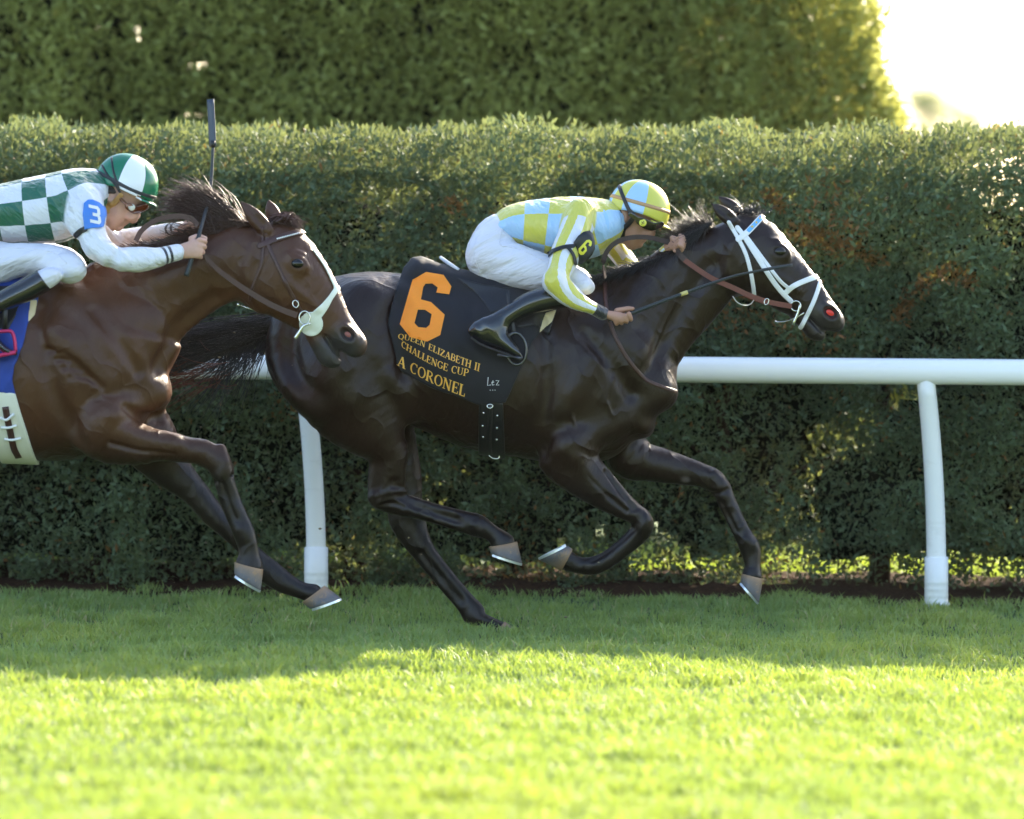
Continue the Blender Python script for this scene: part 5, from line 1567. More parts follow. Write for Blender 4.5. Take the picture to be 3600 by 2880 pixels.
    rein_ribbon('rein', Wp('R4', [(1398, 1143, 0.088), (1180, 1110, 0.115), (900, 1000, 0.128), (620, 850, 0.124), (420, 640, 0.06)]), 0.0215, M_redrein, Rn)
    N = thing('neck_strap', 'thin dark neck strap hanging to the chest of the leading dark horse', 'strap', W('R3', 1800, 1500))
    ns, _ = obj_wrap('strap', FB, [('line', 'R3', [(1585, 930), (1590, 1090), (1635, 1270), (1730, 1450), (1850, 1590), (1950, 1640), (2062, 1680)], 0.0085)], -0.1, M_brownstrap, N, 0.007, h=0.0045)
    for o in [N]: pass
    return F2

def tack_brown():
    Y = -1.0
    F2 = field_copy(FR)
    C = thing('saddlecloth', 'royal blue saddlecloth with cream edge at the left edge of the picture', 'saddlecloth', W('Q4', 0, 700, Y))
    obj_wrap('cloth', FR, [('poly', 'Q4', [(-900, 60), (292, 60), (298, 345), (282, 410), (224, 540), (186, 720), (122, 880), (106, 1000), (132, 1112), (-300, 1040), (-900, 1000)])], Y - 0.25, M_cloth_blue, C, 0.016, fold=(0.007, (1.0, 0.0, 0.8), 14), h=0.006, smooth=4, blur=1)
    obj_wrap('cream_edge', FR, [('poly', 'Q4', [(236, 355), (292, 350), (276, 470), (222, 535)])], Y - 0.25, M_cream, C, 0.017, t0=0.0, h=0.004, ylim=(Y - 0.4, Y - 0.15))
    G = thing('girth', 'cream-white girth with brown strap at the left edge', 'girth', W('Q4', 80, 1400, Y))
    _, graw = obj_wrap('band', FR, [('poly', 'Q4', [(-120, 1060), (128, 1095), (168, 1250), (212, 1410), (262, 1640), (290, 1760), (-20, 1760), (-60, 1400)])], Y - 0.25, M_girth_white, G, 0.017, h=0.005, smooth=3)
    bg = bvh_raw(*graw)
    def onb(a, b, lift):
        p = W('Q4', a, b, Y - 0.27); y = hit_y(bg, p[0], p[2]); return np.array((p[0], (y if y is not None else Y - 0.27) - lift, p[2]))
    P = [onb(a, b, 0.004) for a, b in ((45, 1205), (62, 1320), (80, 1430), (95, 1540), (125, 1620))]
    V, F = ribbon_mesh(smooth_line(P, 4), (1, 0, 0.1), 0.026, 0.005); mesh_obj('strap', V, F, M_brownstrap, G)
    for ks in ([(0, 1290), (50, 1310), (112, 1262)], [(5, 1372), (70, 1372), (130, 1355)], [(25, 1465), (90, 1472), (158, 1458)]):
        V, F = tube_mesh(smooth_line([onb(a, b, 0.009) for a, b in ks], 4), 0.0055, 8); mesh_obj('keeper', V, F, M_whitemark, G)
    Sd = thing('racing_saddle', 'dark racing saddle with a magenta stirrup under the rider in green and white', 'saddle', W('Q4', -150, 200, Y))
    Fs = Field((W('Q3', -950, 0, Y)[0], Y - 0.2, 1.30), (W('Q3', 300, 0, Y)[0], Y + 0.2, 1.75), 0.006)
    Fs.chain(secs('Q3', [(-900, 1180, -880, 1240, .05), (-800, 1270, -780, 1370, .11), (-600, 1370, -590, 1450, .115), (-300, 1400, -300, 1480, .10), (100, 1340, 100, 1440, .085), (230, 1300, 240, 1400, .06)], Y), 0.01)
    V, Q = Fs.mesh(2); mesh_obj('seat', V, Q, M_blackstrap, Sd)
    obj_wrap('flap', FR, [('poly', 'Q4', [(-500, 120), (120, 160), (200, 330), (60, 620), (-200, 560)])], Y - 0.25, M_blackstrap, Sd, 0.019, t0=0.010, h=0.006, ylim=(Y - 0.4, Y - 0.16))
    Mm = plain('magenta_stirrup_enamel', (0.45, 0.02, 0.10), 0.3, metal=0.3, var=0.15)
    for sd in (-1, 1):
        y = Y + sd * 0.345
        P = Wp('Q4', [(-95, 800, y), (-90, 690, y), (-40, 615, y), (40, 600, y), (95, 608, y), (118, 680, y), (124, 765, y)]); V, F = tube_mesh(smooth_line(P, 4), 0.0075, 8); st = mesh_obj('stirrup', V, F, Mm, Sd)
        V, F = ribbon_mesh(Wp('Q4', [(-105, 815, y), (20, 790, y), (128, 768, y)]), (0, 1, 0), 0.075, 0.016); mesh_obj('tread', V, F, Mm, st)
        V, F = ribbon_mesh(Wp('Q4', [(30, 300, Y + sd * 0.32), (40, 450, y), (40, 610, y)]), (1, 0, 0), 0.02, 0.004); mesh_obj('stirrup_leather', V, F, M_blackstrap, Sd)
    # bridle
    B = thing('bridle', 'dark brown bridle with beaded browband and white nose guard on the bay horse', 'bridle', W('R7', 1100, 900, Y))
    Yb = Y - 0.08
    _, raw = obj_wrap('browband', FR, [('line', 'R7', [(775, 650), (880, 605), (1030, 552), (1185, 512)], 0.0125)], Yb, M_brownstrap, B, 0.008)
    bb = bvh_raw(*raw)
    for i in range(14):
        t = i / 13; p = W('R7', 925 + 185 * t, 590 - 50 * t, Yb); y = hit_y(bb, p[0], p[2])
        if y is None: continue
        V, F = ball_mesh((p[0], y, p[2]), 0.0036, 8, 5); mesh_obj('bead', V, F, M_whitemark, B)
    obj_wrap('throat_strap', FR, [('line', 'R7', [(785, 500), (800, 640), (790, 800), (745, 930), (700, 1035), (680, 1120)], 0.0062)], Yb, M_brownstrap, B, 0.006)
    obj_wrap('cheek_strap', FR, [('line', 'R7', [(825, 560), (850, 660), (910, 790), (1000, 980), (1080, 1130), (1140, 1245)], 0.0078)], Yb, M_brownstrap, B, 0.0072)
    circ = [(1215 + 104 * math.cos(t), 1330 + 106 * math.sin(t)) for t in np.linspace(0, 2 * math.pi, 28, endpoint=False)]
    obj_wrap('nose_guard', FR, [('poly', 'R7', circ), ('line', 'R7', [(1250, 1270), (1330, 1180), (1385, 1100), (1440, 1020)], (0.022, 0.016, 0.0105, 0.011)), ('line', 'R7', [(1440, 1030), (1405, 955), (1330, 815), (1240, 690)], (0.010, 0.007, 0.005, 0.004))],
             Yb, plain('white_rubber', (0.74, 0.75, 0.66), 0.45, var=0.06, scale=30), B, 0.008)
    for sd in (-1, 1):
        c = W('R7', 1160, 1275, Y + sd * 0.094); V, F = torus_mesh(c, (1, 0, 0), (0, 0, 1), 0.022, 0.027, 0.0030, 24, 6); mesh_obj('bit_ring', V, F, M_steel, B)
        P = Wp('R7', [(1210, 1325, Y + sd * 0.088), (1150, 1345, Y + sd * 0.096), (1115, 1400, Y + sd * 0.094), (1078, 1455, Y + sd * 0.088)]); V, F = tube_mesh(smooth_line(P, 4), np.linspace(0.005, 0.008, 13), 8); mesh_obj('bit_cheek', V, F, M_steel, B)
        c = W('R7', 1082, 1155, Y + sd * 0.098); V, F = torus_mesh(c, (1, 0, 0.3), (-0.3, 0, 1), 0.011, 0.014, 0.0024, 16, 6); mesh_obj('buckle', V, F, M_steel, B)
    V, F = tube_mesh(Wp('R7', [(600, 1165, Y - 0.02), (710, 1205, Y - 0.03)]), 0.003, 6); mesh_obj('throat_loop', V, F, M_steel, B)
    V, F = ball_mesh(W('R7', 585, 1160, Y - 0.02), 0.008); mesh_obj('throat_buckle', V, F, M_steel, B)
    Rn = thing('reins', 'dark brown leather reins in the hands of the rider in green and white', 'reins', W('R7', 600, 1000, Y))
    rein_ribbon('rein', Wp('R7', [(285, 715, Y - 0.17), (340, 790, Y - 0.165), (440, 885, Y - 0.15), (620, 1012, Y - 0.135), (820, 1135, Y - 0.125), (980, 1212, Y - 0.115), (1095, 1255, Y - 0.10)]), np.interp(np.linspace(0, 1, 37), (0, .3, 1), (0.010, 0.020, 0.024)), M_brownstrap, Rn)
    rein_ribbon('rein_loop', Wp('Q3', [(1470, 1010, Y - 0.09), (1530, 900, Y - 0.09), (1650, 805, Y - 0.085), (1800, 752, Y - 0.08), (1950, 740, Y - 0.08), (2080, 775, Y - 0.08), (2150, 840, Y - 0.09)]), 0.021, M_brownstrap, Rn)
    rein_ribbon('rein', Wp('R7', [(285, 715, Y + 0.10), (620, 1012, Y + 0.135), (1095, 1255, Y + 0.10)]), 0.02, M_brownstrap, Rn)
    return F2

F2B = tack_black(); F2R = tack_brown()

def whip(label, P, rads, flap, band, Y):
    T = thing('riding_whip', label, 'whip', P[0])
    Q = smooth_line(P, 6); V, F = tube_mesh(Q, np.interp(np.linspace(0, 1, len(Q)), np.linspace(0, 1, len(rads)), rads), 10)
    mesh_obj('shaft', V, F, plain('black_braided_shaft', (0.02, 0.024, 0.026), 0.4, var=0.4, scale=120, bump=0.6, bscale=220), T)
    if flap:
        V, F = ribbon_mesh(smooth_line(flap[0], 4), flap[1], flap[2], 0.006); mesh_obj('flap', V, F, flap[3], T)
    if band:
        V, F = tube_mesh(band[0], band[1], 12); mesh_obj('band', V, F, band[2], T)
    return T
whip('black whip with gold band held beside the leading horse\'s neck', [W('R3', 1610, 1200, -0.29), W('R3', 1695, 1172, -0.303), W('R4', 60, 1196, -0.303), W('R4', 500, 1030, -0.268), W('R4', 900, 892, -0.255), W('R4', 1190, 832, -0.245)], (.0075, .0095, .0095, .0075, .0058, .0045),
     ([W('R4', 1150, 838, -0.246), W('R4', 1280, 815, -0.242), W('R4', 1405, 795, -0.238)], (0.1, 0, 1), (.013), plain('dark_grey_whip_flap', (0.035, 0.037, 0.042), 0.5)),
     ([W('R4', 462, 1044, -0.269), W('R4', 522, 1023, -0.268)], .0088, plain('gold_band', (0.55, 0.45, 0.16), 0.4)), 0)
Y3 = -1.0
whip('upright black whip with grey-blue flap held by the rider in green and white', [W('R1', 1008, 1032, Y3 - 0.19), W('R1', 1035, 950, Y3 - 0.18), W('R1', 1075, 820, Y3 - 0.16), W('R1', 1100, 730, Y3 - 0.10), W('R1', 1132, 610, Y3 + 0.02), W('R1', 1146, 480, Y3 + 0.06), W('R1', 1154, 320, Y3 + 0.08)],
     (.011, .0095, .0085, .0075, .0075, .0068, .006),
     ([W('R1', 1152, 330, Y3 + 0.08), W('R1', 1146, 200, Y3 + 0.09), W('R1', 1139, 76, Y3 + 0.10)], (1, -0.15, 0), .029, plain('grey_blue_whip_flap', (0.05, 0.06, 0.085), 0.45, var=0.25)),
     ([W('R1', 1152, 335, Y3 + 0.08), W('R1', 1153, 300, Y3 + 0.08)], .011, M_blackstrap), Y3)

# ================================================================ riders
def skin_material(name, c):
    t = NT(name)
    n = t.noise(28, 4, 0.6); f = t.noise(160, 3)
    t.set(Base_Color=t.mix(n, tuple(v * 0.8 for v in c), tuple(min(1, v * 1.15) for v in c)), Roughness=0.48, Normal=t.bump(f, 0.15, 0.002), Subsurface_Weight=0.12, Subsurface_Scale=0.01)
    t.put(t.b.inputs['Subsurface Radius'], (1.0, 0.35, 0.2))
    return t.m
M_headhair = plain('dark_brown_hair', (0.03, 0.018, 0.012), 0.5, var=0.4, scale=80, bump=0.6, bscale=200)
M_skin = skin_material('tanned_skin', (0.42, 0.22, 0.15)); M_skin2 = skin_material('fair_skin', (0.55, 0.31, 0.23))

def fold_bump(t, amount=0.6, scale=9.0, stretch=(1.0, 1.0, 0.35, 0.6)):
    a = t.noise(scale, 3, 0.5, stretch=stretch); b = t.noise(scale * 2.6, 3, 0.55, stretch=stretch)
    ridge = t.math('SUBTRACT', 1.0, t.math('ABSOLUTE', t.math('MULTIPLY_ADD', b, 4.0, -2.0)), clamp=True)
    return t.bump(ridge, amount * 0.7, 0.006, t.bump(a, amount, 0.03))

def silks_six():
    t = NT('yellow_blue_check_silks')
    u, v, sl, sa = t.attr('along'), t.attr('round'), t.attr('sleeve'), t.attr('arm')
    ck = t.math('MODULO', t.math('ADD', t.math('FLOOR', t.math('DIVIDE', u, 0.0965)), t.math('FLOOR', t.math('DIVIDE', v, 1.12))), 2.0)
    yel, blu, wht = (0.60, 0.56, 0.085), (0.36, 0.56, 0.84), (0.70, 0.70, 0.76)
    body = t.mix(ck, yel, blu)
    st = t.math('GREATER_THAN', t.math('MODULO', t.math('ADD', sa, 0.35), 1.26), 0.68)
    arm = t.mix(st, yel, wht)
    l = t.attr('armlen')
    arm = t.mix(t.math('LESS_THAN', l, 0.055), arm, yel)
    arm = t.mix(t.math('GREATER_THAN', l, 0.545), arm, (0.02, 0.02, 0.025))
    arm = t.mix(t.math('GREATER_THAN', l, 0.588), arm, wht)
    t.set(Base_Color=t.mix(sl, body, arm), Roughness=0.30, Specular_IOR_Level=0.6, Normal=fold_bump(t, 0.75, 12, (1.1, 1.0, 0.28, -0.35)), Sheen_Weight=0.25)
    return t.m

def silks_three():
    t = NT('green_white_check_silks')
    u, v, sl = t.attr('along'), t.attr('round'), t.attr('sleeve')
    ck = t.math('MODULO', t.math('ADD', t.math('FLOOR', t.math('DIVIDE', u, 0.102)), t.math('FLOOR', t.math('DIVIDE', t.math('ADD', v, 0.26), 0.76))), 2.0)
    grn, wht = (0.006, 0.105, 0.055), (0.70, 0.70, 0.76)
    body = t.mix(ck, grn, wht); l = t.attr('armlen')
    b1 = t.math('MULTIPLY', t.math('GREATER_THAN', l, 0.470), t.math('LESS_THAN', l, 0.482))
    b2 = t.math('MULTIPLY', t.math('GREATER_THAN', l, 0.494), t.math('LESS_THAN', l, 0.506))
    arm = t.mix(t.math('ADD', b1, b2, clamp=True), wht, (0.02, 0.022, 0.03))
    t.set(Base_Color=t.mix(sl, body, arm), Roughness=0.28, Specular_IOR_Level=0.6, Normal=fold_bump(t, 1.0, 11, (0.30, 1.0, 1.2, 0.75)), Sheen_Weight=0.25)
    return t.m

def breeches_material():
    t = NT('white_nylon_breeches')
    t.set(Base_Color=t.mix(t.noise(8, 3), (0.64, 0.63, 0.69), (0.70, 0.69, 0.75)), Roughness=0.42, Specular_IOR_Level=0.4, Normal=fold_bump(t, 0.75, 12, (0.18, 0.8, 1.2, -0.48)))
    return t.m
M_breeches = breeches_material()
M_boot = leather('glossy_black_boot', (0.008, 0.008, 0.009), 0.18, coat=0.7, bump=0.12)

def grip(Fd, H, a, u, n, wrist, thumb=None, s=1.0):
    """fist closed round a rod at H: a along the rod, u towards the knuckles, n out of the back of the hand"""
    H, a, u, n, wrist = (np.asarray(v, float) for v in (H, a, u, n, wrist))
    a = a / np.linalg.norm(a); u = u - a * (u @ a); u /= np.linalg.norm(u); n = n - a * (n @ a) - u * (n @ u); n /= np.linalg.norm(n)
    kn = H + n * 0.019 * s + u * 0.012 * s
    T = kn - wrist
    Fd.chain([(wrist, a * 0.026 * s, 0.020 * s), (wrist + T * 0.45, a * 0.034 * s, 0.019 * s), (kn - T * 0.12, a * 0.040 * s, 0.016 * s), (kn, a * 0.038 * s, 0.013 * s)], 0.015)
    for i, (off, ln) in enumerate(((0.031, 0.96), (0.0105, 1.05), (-0.0105, 1.0), (-0.031, 0.82))):
        pts = []
        for th in (10, 55, 105, 160, 215):
            t = R(th); r = 0.0245 * s * ln
            pts.append(H + a * off * s + r * (math.cos(t) * n + math.sin(t) * u * 1.15))
        Fd.chain(rod2(pts, [0.0102 * s, 0.0100 * s, 0.0092 * s, 0.0085 * s, 0.0072 * s]), 0.004, sub=2)
    if thumb is None: thumb = [H - u * 0.028 * s + a * 0.030 * s + n * 0.004, H + a * 0.047 * s - u * 0.006 * s - n * 0.012 * s, H + a * 0.046 * s + u * 0.022 * s - n * 0.016 * s]
    Fd.chain(rod2(thumb, [0.0125 * s, 0.0110 * s, 0.0085 * s]), 0.008, sub=3)

def rod2(pts, rads):
    out = []; P = [np.asarray(p, float) for p in pts]
    for i, p in enumerate(P):
        T = P[min(i + 1, len(P) - 1)] - P[max(i - 1, 0)]
        n = np.cross(T, (0.21, 0.11, 0.97)); n = n / (np.linalg.norm(n) + 1e-9)
        out.append((p, n * rads[i], rads[i]))
    return out

def helmet(parent, C, f, up, a, b, w, cmat, el0=-14, peak=None):
    """dome with gores: azimuth 0 is forward"""
    f = np.asarray(f, float); up = np.asarray(up, float); side = np.array((0, 1.0, 0))
    nu, nv = 64, 20; V, F, az = [], [], []
    for j in range(nv + 1):
        for i in range(nu):
            t = 2 * math.pi * i / nu
            lo_ = el0 + 10 * math.sin(t) ** 2; e = R(lo_ + (90 - lo_) * j / nv)
            fl = 1.0 + 0.03 * max(0, -math.sin(e)) 
            V.append(C + (f * a * math.cos(t) + side * w * math.sin(t)) * math.cos(e) ** 0.9 * fl + up * b * math.sin(e))
            az.append(abs(math.atan2(math.sin(t), math.cos(t))))
    for j in range(nv):
        for i in range(nu): F.append((j * nu + i, j * nu + (i + 1) % nu, (j + 1) * nu + (i + 1) % nu, (j + 1) * nu + i))
    # turned-in lower edge
    b0 = len(V)
    for i in range(nu):
        V.append(C + (np.array(V[i]) - C) * np.array(0.93)); az.append(az[i])
    for i in range(nu): F.append((b0 + i, b0 + (i + 1) % nu, (i + 1) % nu, i))
    o = mesh_obj('helmet', V, F, cmat, parent)
    attr(o, 'az', az)
    # peak
    V, F, az2 = [], [], []
    m = 20
    for i in range(m + 1):
        t = R(-62 + 124 * i / m); c = math.cos(R(el0)) ** 0.9
        inn = C + (f * a * math.cos(t) + side * w * math.sin(t)) * c * 1.0 + up * b * math.sin(R(el0 + 4))
        ext = peak[0] * math.cos(R(-62 + 124 * i / m) * 1.25) ** 0.7 if abs(t) < R(61.9) else 0.0
        out = inn + f * ext * 0.94 - up * ext * peak[1]
        for q in (inn, (inn + out) / 2 + up * 0.002, out, out - up * 0.004, (inn + out) / 2 - up * 0.004, inn - up * 0.006): V.append(q); az2.append(abs(t))
    for i in range(m):
        for j in range(6): F.append((i * 6 + j, i * 6 + (j + 1) % 6, (i + 1) * 6 + (j + 1) % 6, (i + 1) * 6 + j))
    pk = mesh_obj('peak', V, F, cmat, o); attr(pk, 'az', az2)
    return o

def gore_material(name, cols, bounds, pattern, seam=True):
    """cap cover: colour by azimuth"""
    t = NT(name); az = t.attr('az')
    c = cols[pattern[0]]
    for bd, k in zip(bounds, pattern[1:]):
        c = t.mix(t.math('GREATER_THAN', az, bd), c, cols[k])
    t.set(Base_Color=c, Roughness=0.25, Specular_IOR_Level=0.6, Normal=t.bump(t.noise(26, 3, 0.5, stretch=(1, 1, 0.4, -0.6)), 0.35, 0.006))
    return t.m

def build_person(sp):
    Y = sp['Y']; cr = sp['crop']
    P = thing('person', sp['label'], 'person', sp['base'], 'jockeys')
    S = lambda rows, c=None, y0=0.0, y1=0.0: secs(c or cr, pair(rows, y0, y1) if len(rows) > 1 else rows, Y)
    torso, hips = S(sp['torso']), S(sp['hips'])
    arms = {}
    for sd, key in ((-1, 'near'), (1, 'far')):
        r = sp[key]
        arms[key] = S(r['upper'][0], r.get('crop'), *r['upper'][1])[:-1] + S(r['fore'][0], r.get('crop'), *r['fore'][1])[1:]
        arms[key + '_u'] = S(r['upper'][0], r.get('crop'), *r['upper'][1]); arms[key + '_f'] = S(r['fore'][0], r.get('crop'), *r['fore'][1])
    thn = S(sp['thigh'], None, -0.09, -0.265); thf = S([(r[0] + 6, r[1] - 14, r[2] + 6, r[3] - 14, r[4]) for r in sp['thigh']], None, 0.09, 0.265)
    legs = {-1: S(sp['shin'], None, -0.285, -0.342), 1: S(sp['shin'], None, 0.285, 0.342)}
    feet = {-1: S(sp['foot'], None, -0.345, -0.35), 1: S(sp['foot'], None, 0.345, 0.35)}
    head, neck = S(sp['head'][1], sp['head'][0]), S(sp['neck'][1], sp['head'][0])
    allp = np.array([q[0] for k in (torso, hips, thn, thf, legs[-1], legs[1], feet[-1], feet[1], head, arms['near'], arms['far']) for q in k] + [h['H'] for h in sp['hands']])
    lo, hi = allp.min(0) - 0.16, allp.max(0) + 0.16
    # ---- body
    B = Field(lo, hi, 0.0045)
    B.chain(torso, 0.02, grow=-0.012); B.chain(hips, 0.03, grow=-0.012)
    for k in ('near', 'far'):
        B.chain(arms[k + '_u'], 0.02, grow=-0.012); B.chain(arms[k + '_f'], 0.015, grow=-0.010)
    for q in (thn, thf, legs[-1], legs[1], feet[-1], feet[1]): B.chain(q, 0.02, grow=-0.012)
    B.chain(neck, 0.03); B.chain(head, 0.02)
    hc, hr, hrot = sp['cranium']; B.ell(hc, hr, hrot, 0.02)
    nose, nr = sp['nose']; B.chain(rod2([W(sp['head'][0], a, b, Y) for a, b in nose], nr), 0.012, sub=3)
    for (a, b), r in sp['lips']:
        c = W(sp['head'][0], a, b, Y); B.ell(c, r, 0.4, 0.008)
    for a, b, y, r, op in sp['face']:
        c = W(sp['head'][0], a, b, Y + y); B.ell(c, r, 0.3, 0.010, op); B.ell(c + np.array((0, -2 * y, 0)), r, 0.3, 0.010, op)
    ec = sp['ear']
    for sd in (-1, 1):
        c = W(sp['head'][0], ec[0], ec[1], Y + sd * 0.074)
        B.ell(c, (0.021, 0.014, 0.033), ec[2], 0.010); B.ell(c + np.array((0.003, sd * 0.015, 0.003)), (0.011, 0.008, 0.020), ec[2], 0.005, 'sub')
    for h in sp['hands']: grip(B, h['H'], h['a'], h['u'], h['n'], h['wrist'], h.get('thumb'), h.get('s', 1.0))
    V, Q = B.mesh(2); mesh_obj('body', V, Q, sp['skin'], P)
    # ---- breeches
    hp = np.array([q[0] for q in hips + thn + thf + legs[-1][:4] + legs[1][:4]])
    G = Field(hp.min(0) - 0.2, hp.max(0) + 0.2, 0.005)
    G.chain(hips, 0.03); G.chain(thn, 0.05); G.chain(thf, 0.05)
    G.chain(legs[-1][:4], 0.02, grow=-0.006); G.chain(legs[1][:4], 0.02, grow=-0.006)
    V, Q = G.mesh(2); V = wrinkle(V, 0.0030, sp.get('wdir', (-0.55, 0.2, 1.0)), 34); br = mesh_obj('breeches', V, Q, M_breeches, P)
    bvb = bvh_raw(V, Q)
    for sm in sp.get('seams', ()):
        pp = [W(cr, a, b, Y - 0.2) for a, b in sm]; pp = smooth_line([(p[0], (hit_y(bvb, p[0], p[2]) or Y - 0.2) - 0.0005, p[2]) for p in pp], 4)
        pp = [(p[0], (hit_y(bvb, p[0], p[2]) or p[1]) - 0.0004, p[2]) for p in pp]
        Vt, Ft = tube_mesh(pp, 0.0019, 6); mesh_obj('seam', Vt, Ft, M_breeches, br)
    # ---- shirt
    ap = np.array([q[0] for q in torso + arms['near'] + arms['far']])
    Sh = Field(ap.min(0) - 0.2, ap.max(0) + 0.2, 0.005)
    Sh.chain(torso, 0.02)
    for k in ('near', 'far'):
        Sh.chain(arms[k + '_u'], 0.035); Sh.chain(arms[k + '_f'], 0.02)
    V, Q = Sh.mesh(2)
    T, A, D = chain_param(V, torso)
    Tn, An, Dn = chain_param(V, arms['near']); Tf, Af, Df = chain_param(V, arms['far'])
    m = Df < Dn; Ta = np.where(m, Tf, Tn); Aa = np.where(m, Af, An); Da = np.where(m, Df, Dn)
    sl = np.clip(((D / 0.175 - Da / 0.072) * 6 + 0.5), 0, 1)
    lenn = sum(np.linalg.norm(arms['near'][i + 1][0] - arms['near'][i][0]) for i in range(len(arms['near']) - 1))
    V = wrinkle(V, sp.get('wr', 0.0022), (1.3, 0.5, 0.8), 30)
    o = mesh_obj('silks', V, Q, sp['silks'], P)
    attr(o, 'along', T + 2.0 * 0.0965 * 10); attr(o, 'round', np.abs(A)); attr(o, 'sleeve', sl); attr(o, 'arm', Aa + 10 * 1.05); attr(o, 'armlen', Ta)
    sp['_lenn'] = lenn
    # ---- boots
    for sd in (-1, 1):
        q = np.array([x[0] for x in legs[sd] + feet[sd]])
        Bt = Field(q.min(0) - 0.1, q.max(0) + 0.1, 0.0042)
        Bt.chain(legs[sd], 0.02); Bt.chain(feet[sd], 0.035)
        a_, b_ = (W(cr, *p_, Y) for p_ in sp['boottop']); nn = np.array((b_[2] - a_[2], 0, -(b_[0] - a_[0]))); nn /= np.linalg.norm(nn)
        if nn[0] < 0: nn = -nn
        pl = (Bt.ax[0][:, None, None] - a_[0]) * nn[0] + (Bt.ax[2][None, None, :] - a_[2]) * nn[2]
        Bt.f = np.maximum(Bt.f, pl.astype(np.float32))
        V, Q = Bt.mesh(2); V = wrinkle(V, 0.0014, (1.6, 0.3, 1.0), 46)
        bt = mesh_obj('boot', V, Q, M_boot, P)
        if sp.get('sole'):
            pts = [W(cr, a, b, Y + sd * 0.348) for a, b in sp['sole']]
            V, F = ribbon_mesh(smooth_line(pts, 4), (0, 1, 0), 0.066, 0.009); mesh_obj('sole', V, F, M_blackstrap, bt)
    return P, B, Sh, o

def cap_field(B, C, f, a, b, w):
    G = field_copy(B)
    G.ell(C, (a, w, b), math.atan2(f[2], f[0]), 0.0)
    return G

def plate(name, crop, poly, Yc, axis, mat, parent, th=0.006):
    """stiff pad curved gently round the arm: outline, depth of its middle, arm direction in the picture plane"""
    P2 = np.array([W(crop, a, b, Yc)[[0, 2]] for a, b in poly]); c = P2.mean(0)
    n = np.array((-axis[1], axis[0]))
    vo, _, fo, *_ = geometry.delaunay_2d_cdt([Vector(map(float, p)) for p in list(P2) + [c + (p - c) * k for p in P2 for k in (0.35, 0.7)]], [(i, (i + 1) % len(P2)) for i in range(len(P2))], [], 1, 1e-5)
    V, F = [], []
    for v in vo:
        s_ = (np.array((v.x, v.y)) - c) @ n
        V.append((v.x, Yc + 7.0 * s_ * s_, v.y))
    m = len(V); V += [(a, b + th, z) for a, b, z in V]
    for f in fo:
        f = list(f); q = [np.array(V[i]) for i in f]
        if np.cross(q[1] - q[0], q[2] - q[0])[1] > 0: f = f[::-1]
        F.append(tuple(f)); F.append(tuple(m + i for i in f[::-1]))
    k = len(P2)
    for i in range(k): F.append((i, (i + 1) % k, m + (i + 1) % k, m + i))
    o = mesh_obj(name, V, F, mat, parent)
    return o, (np.array(V), F)

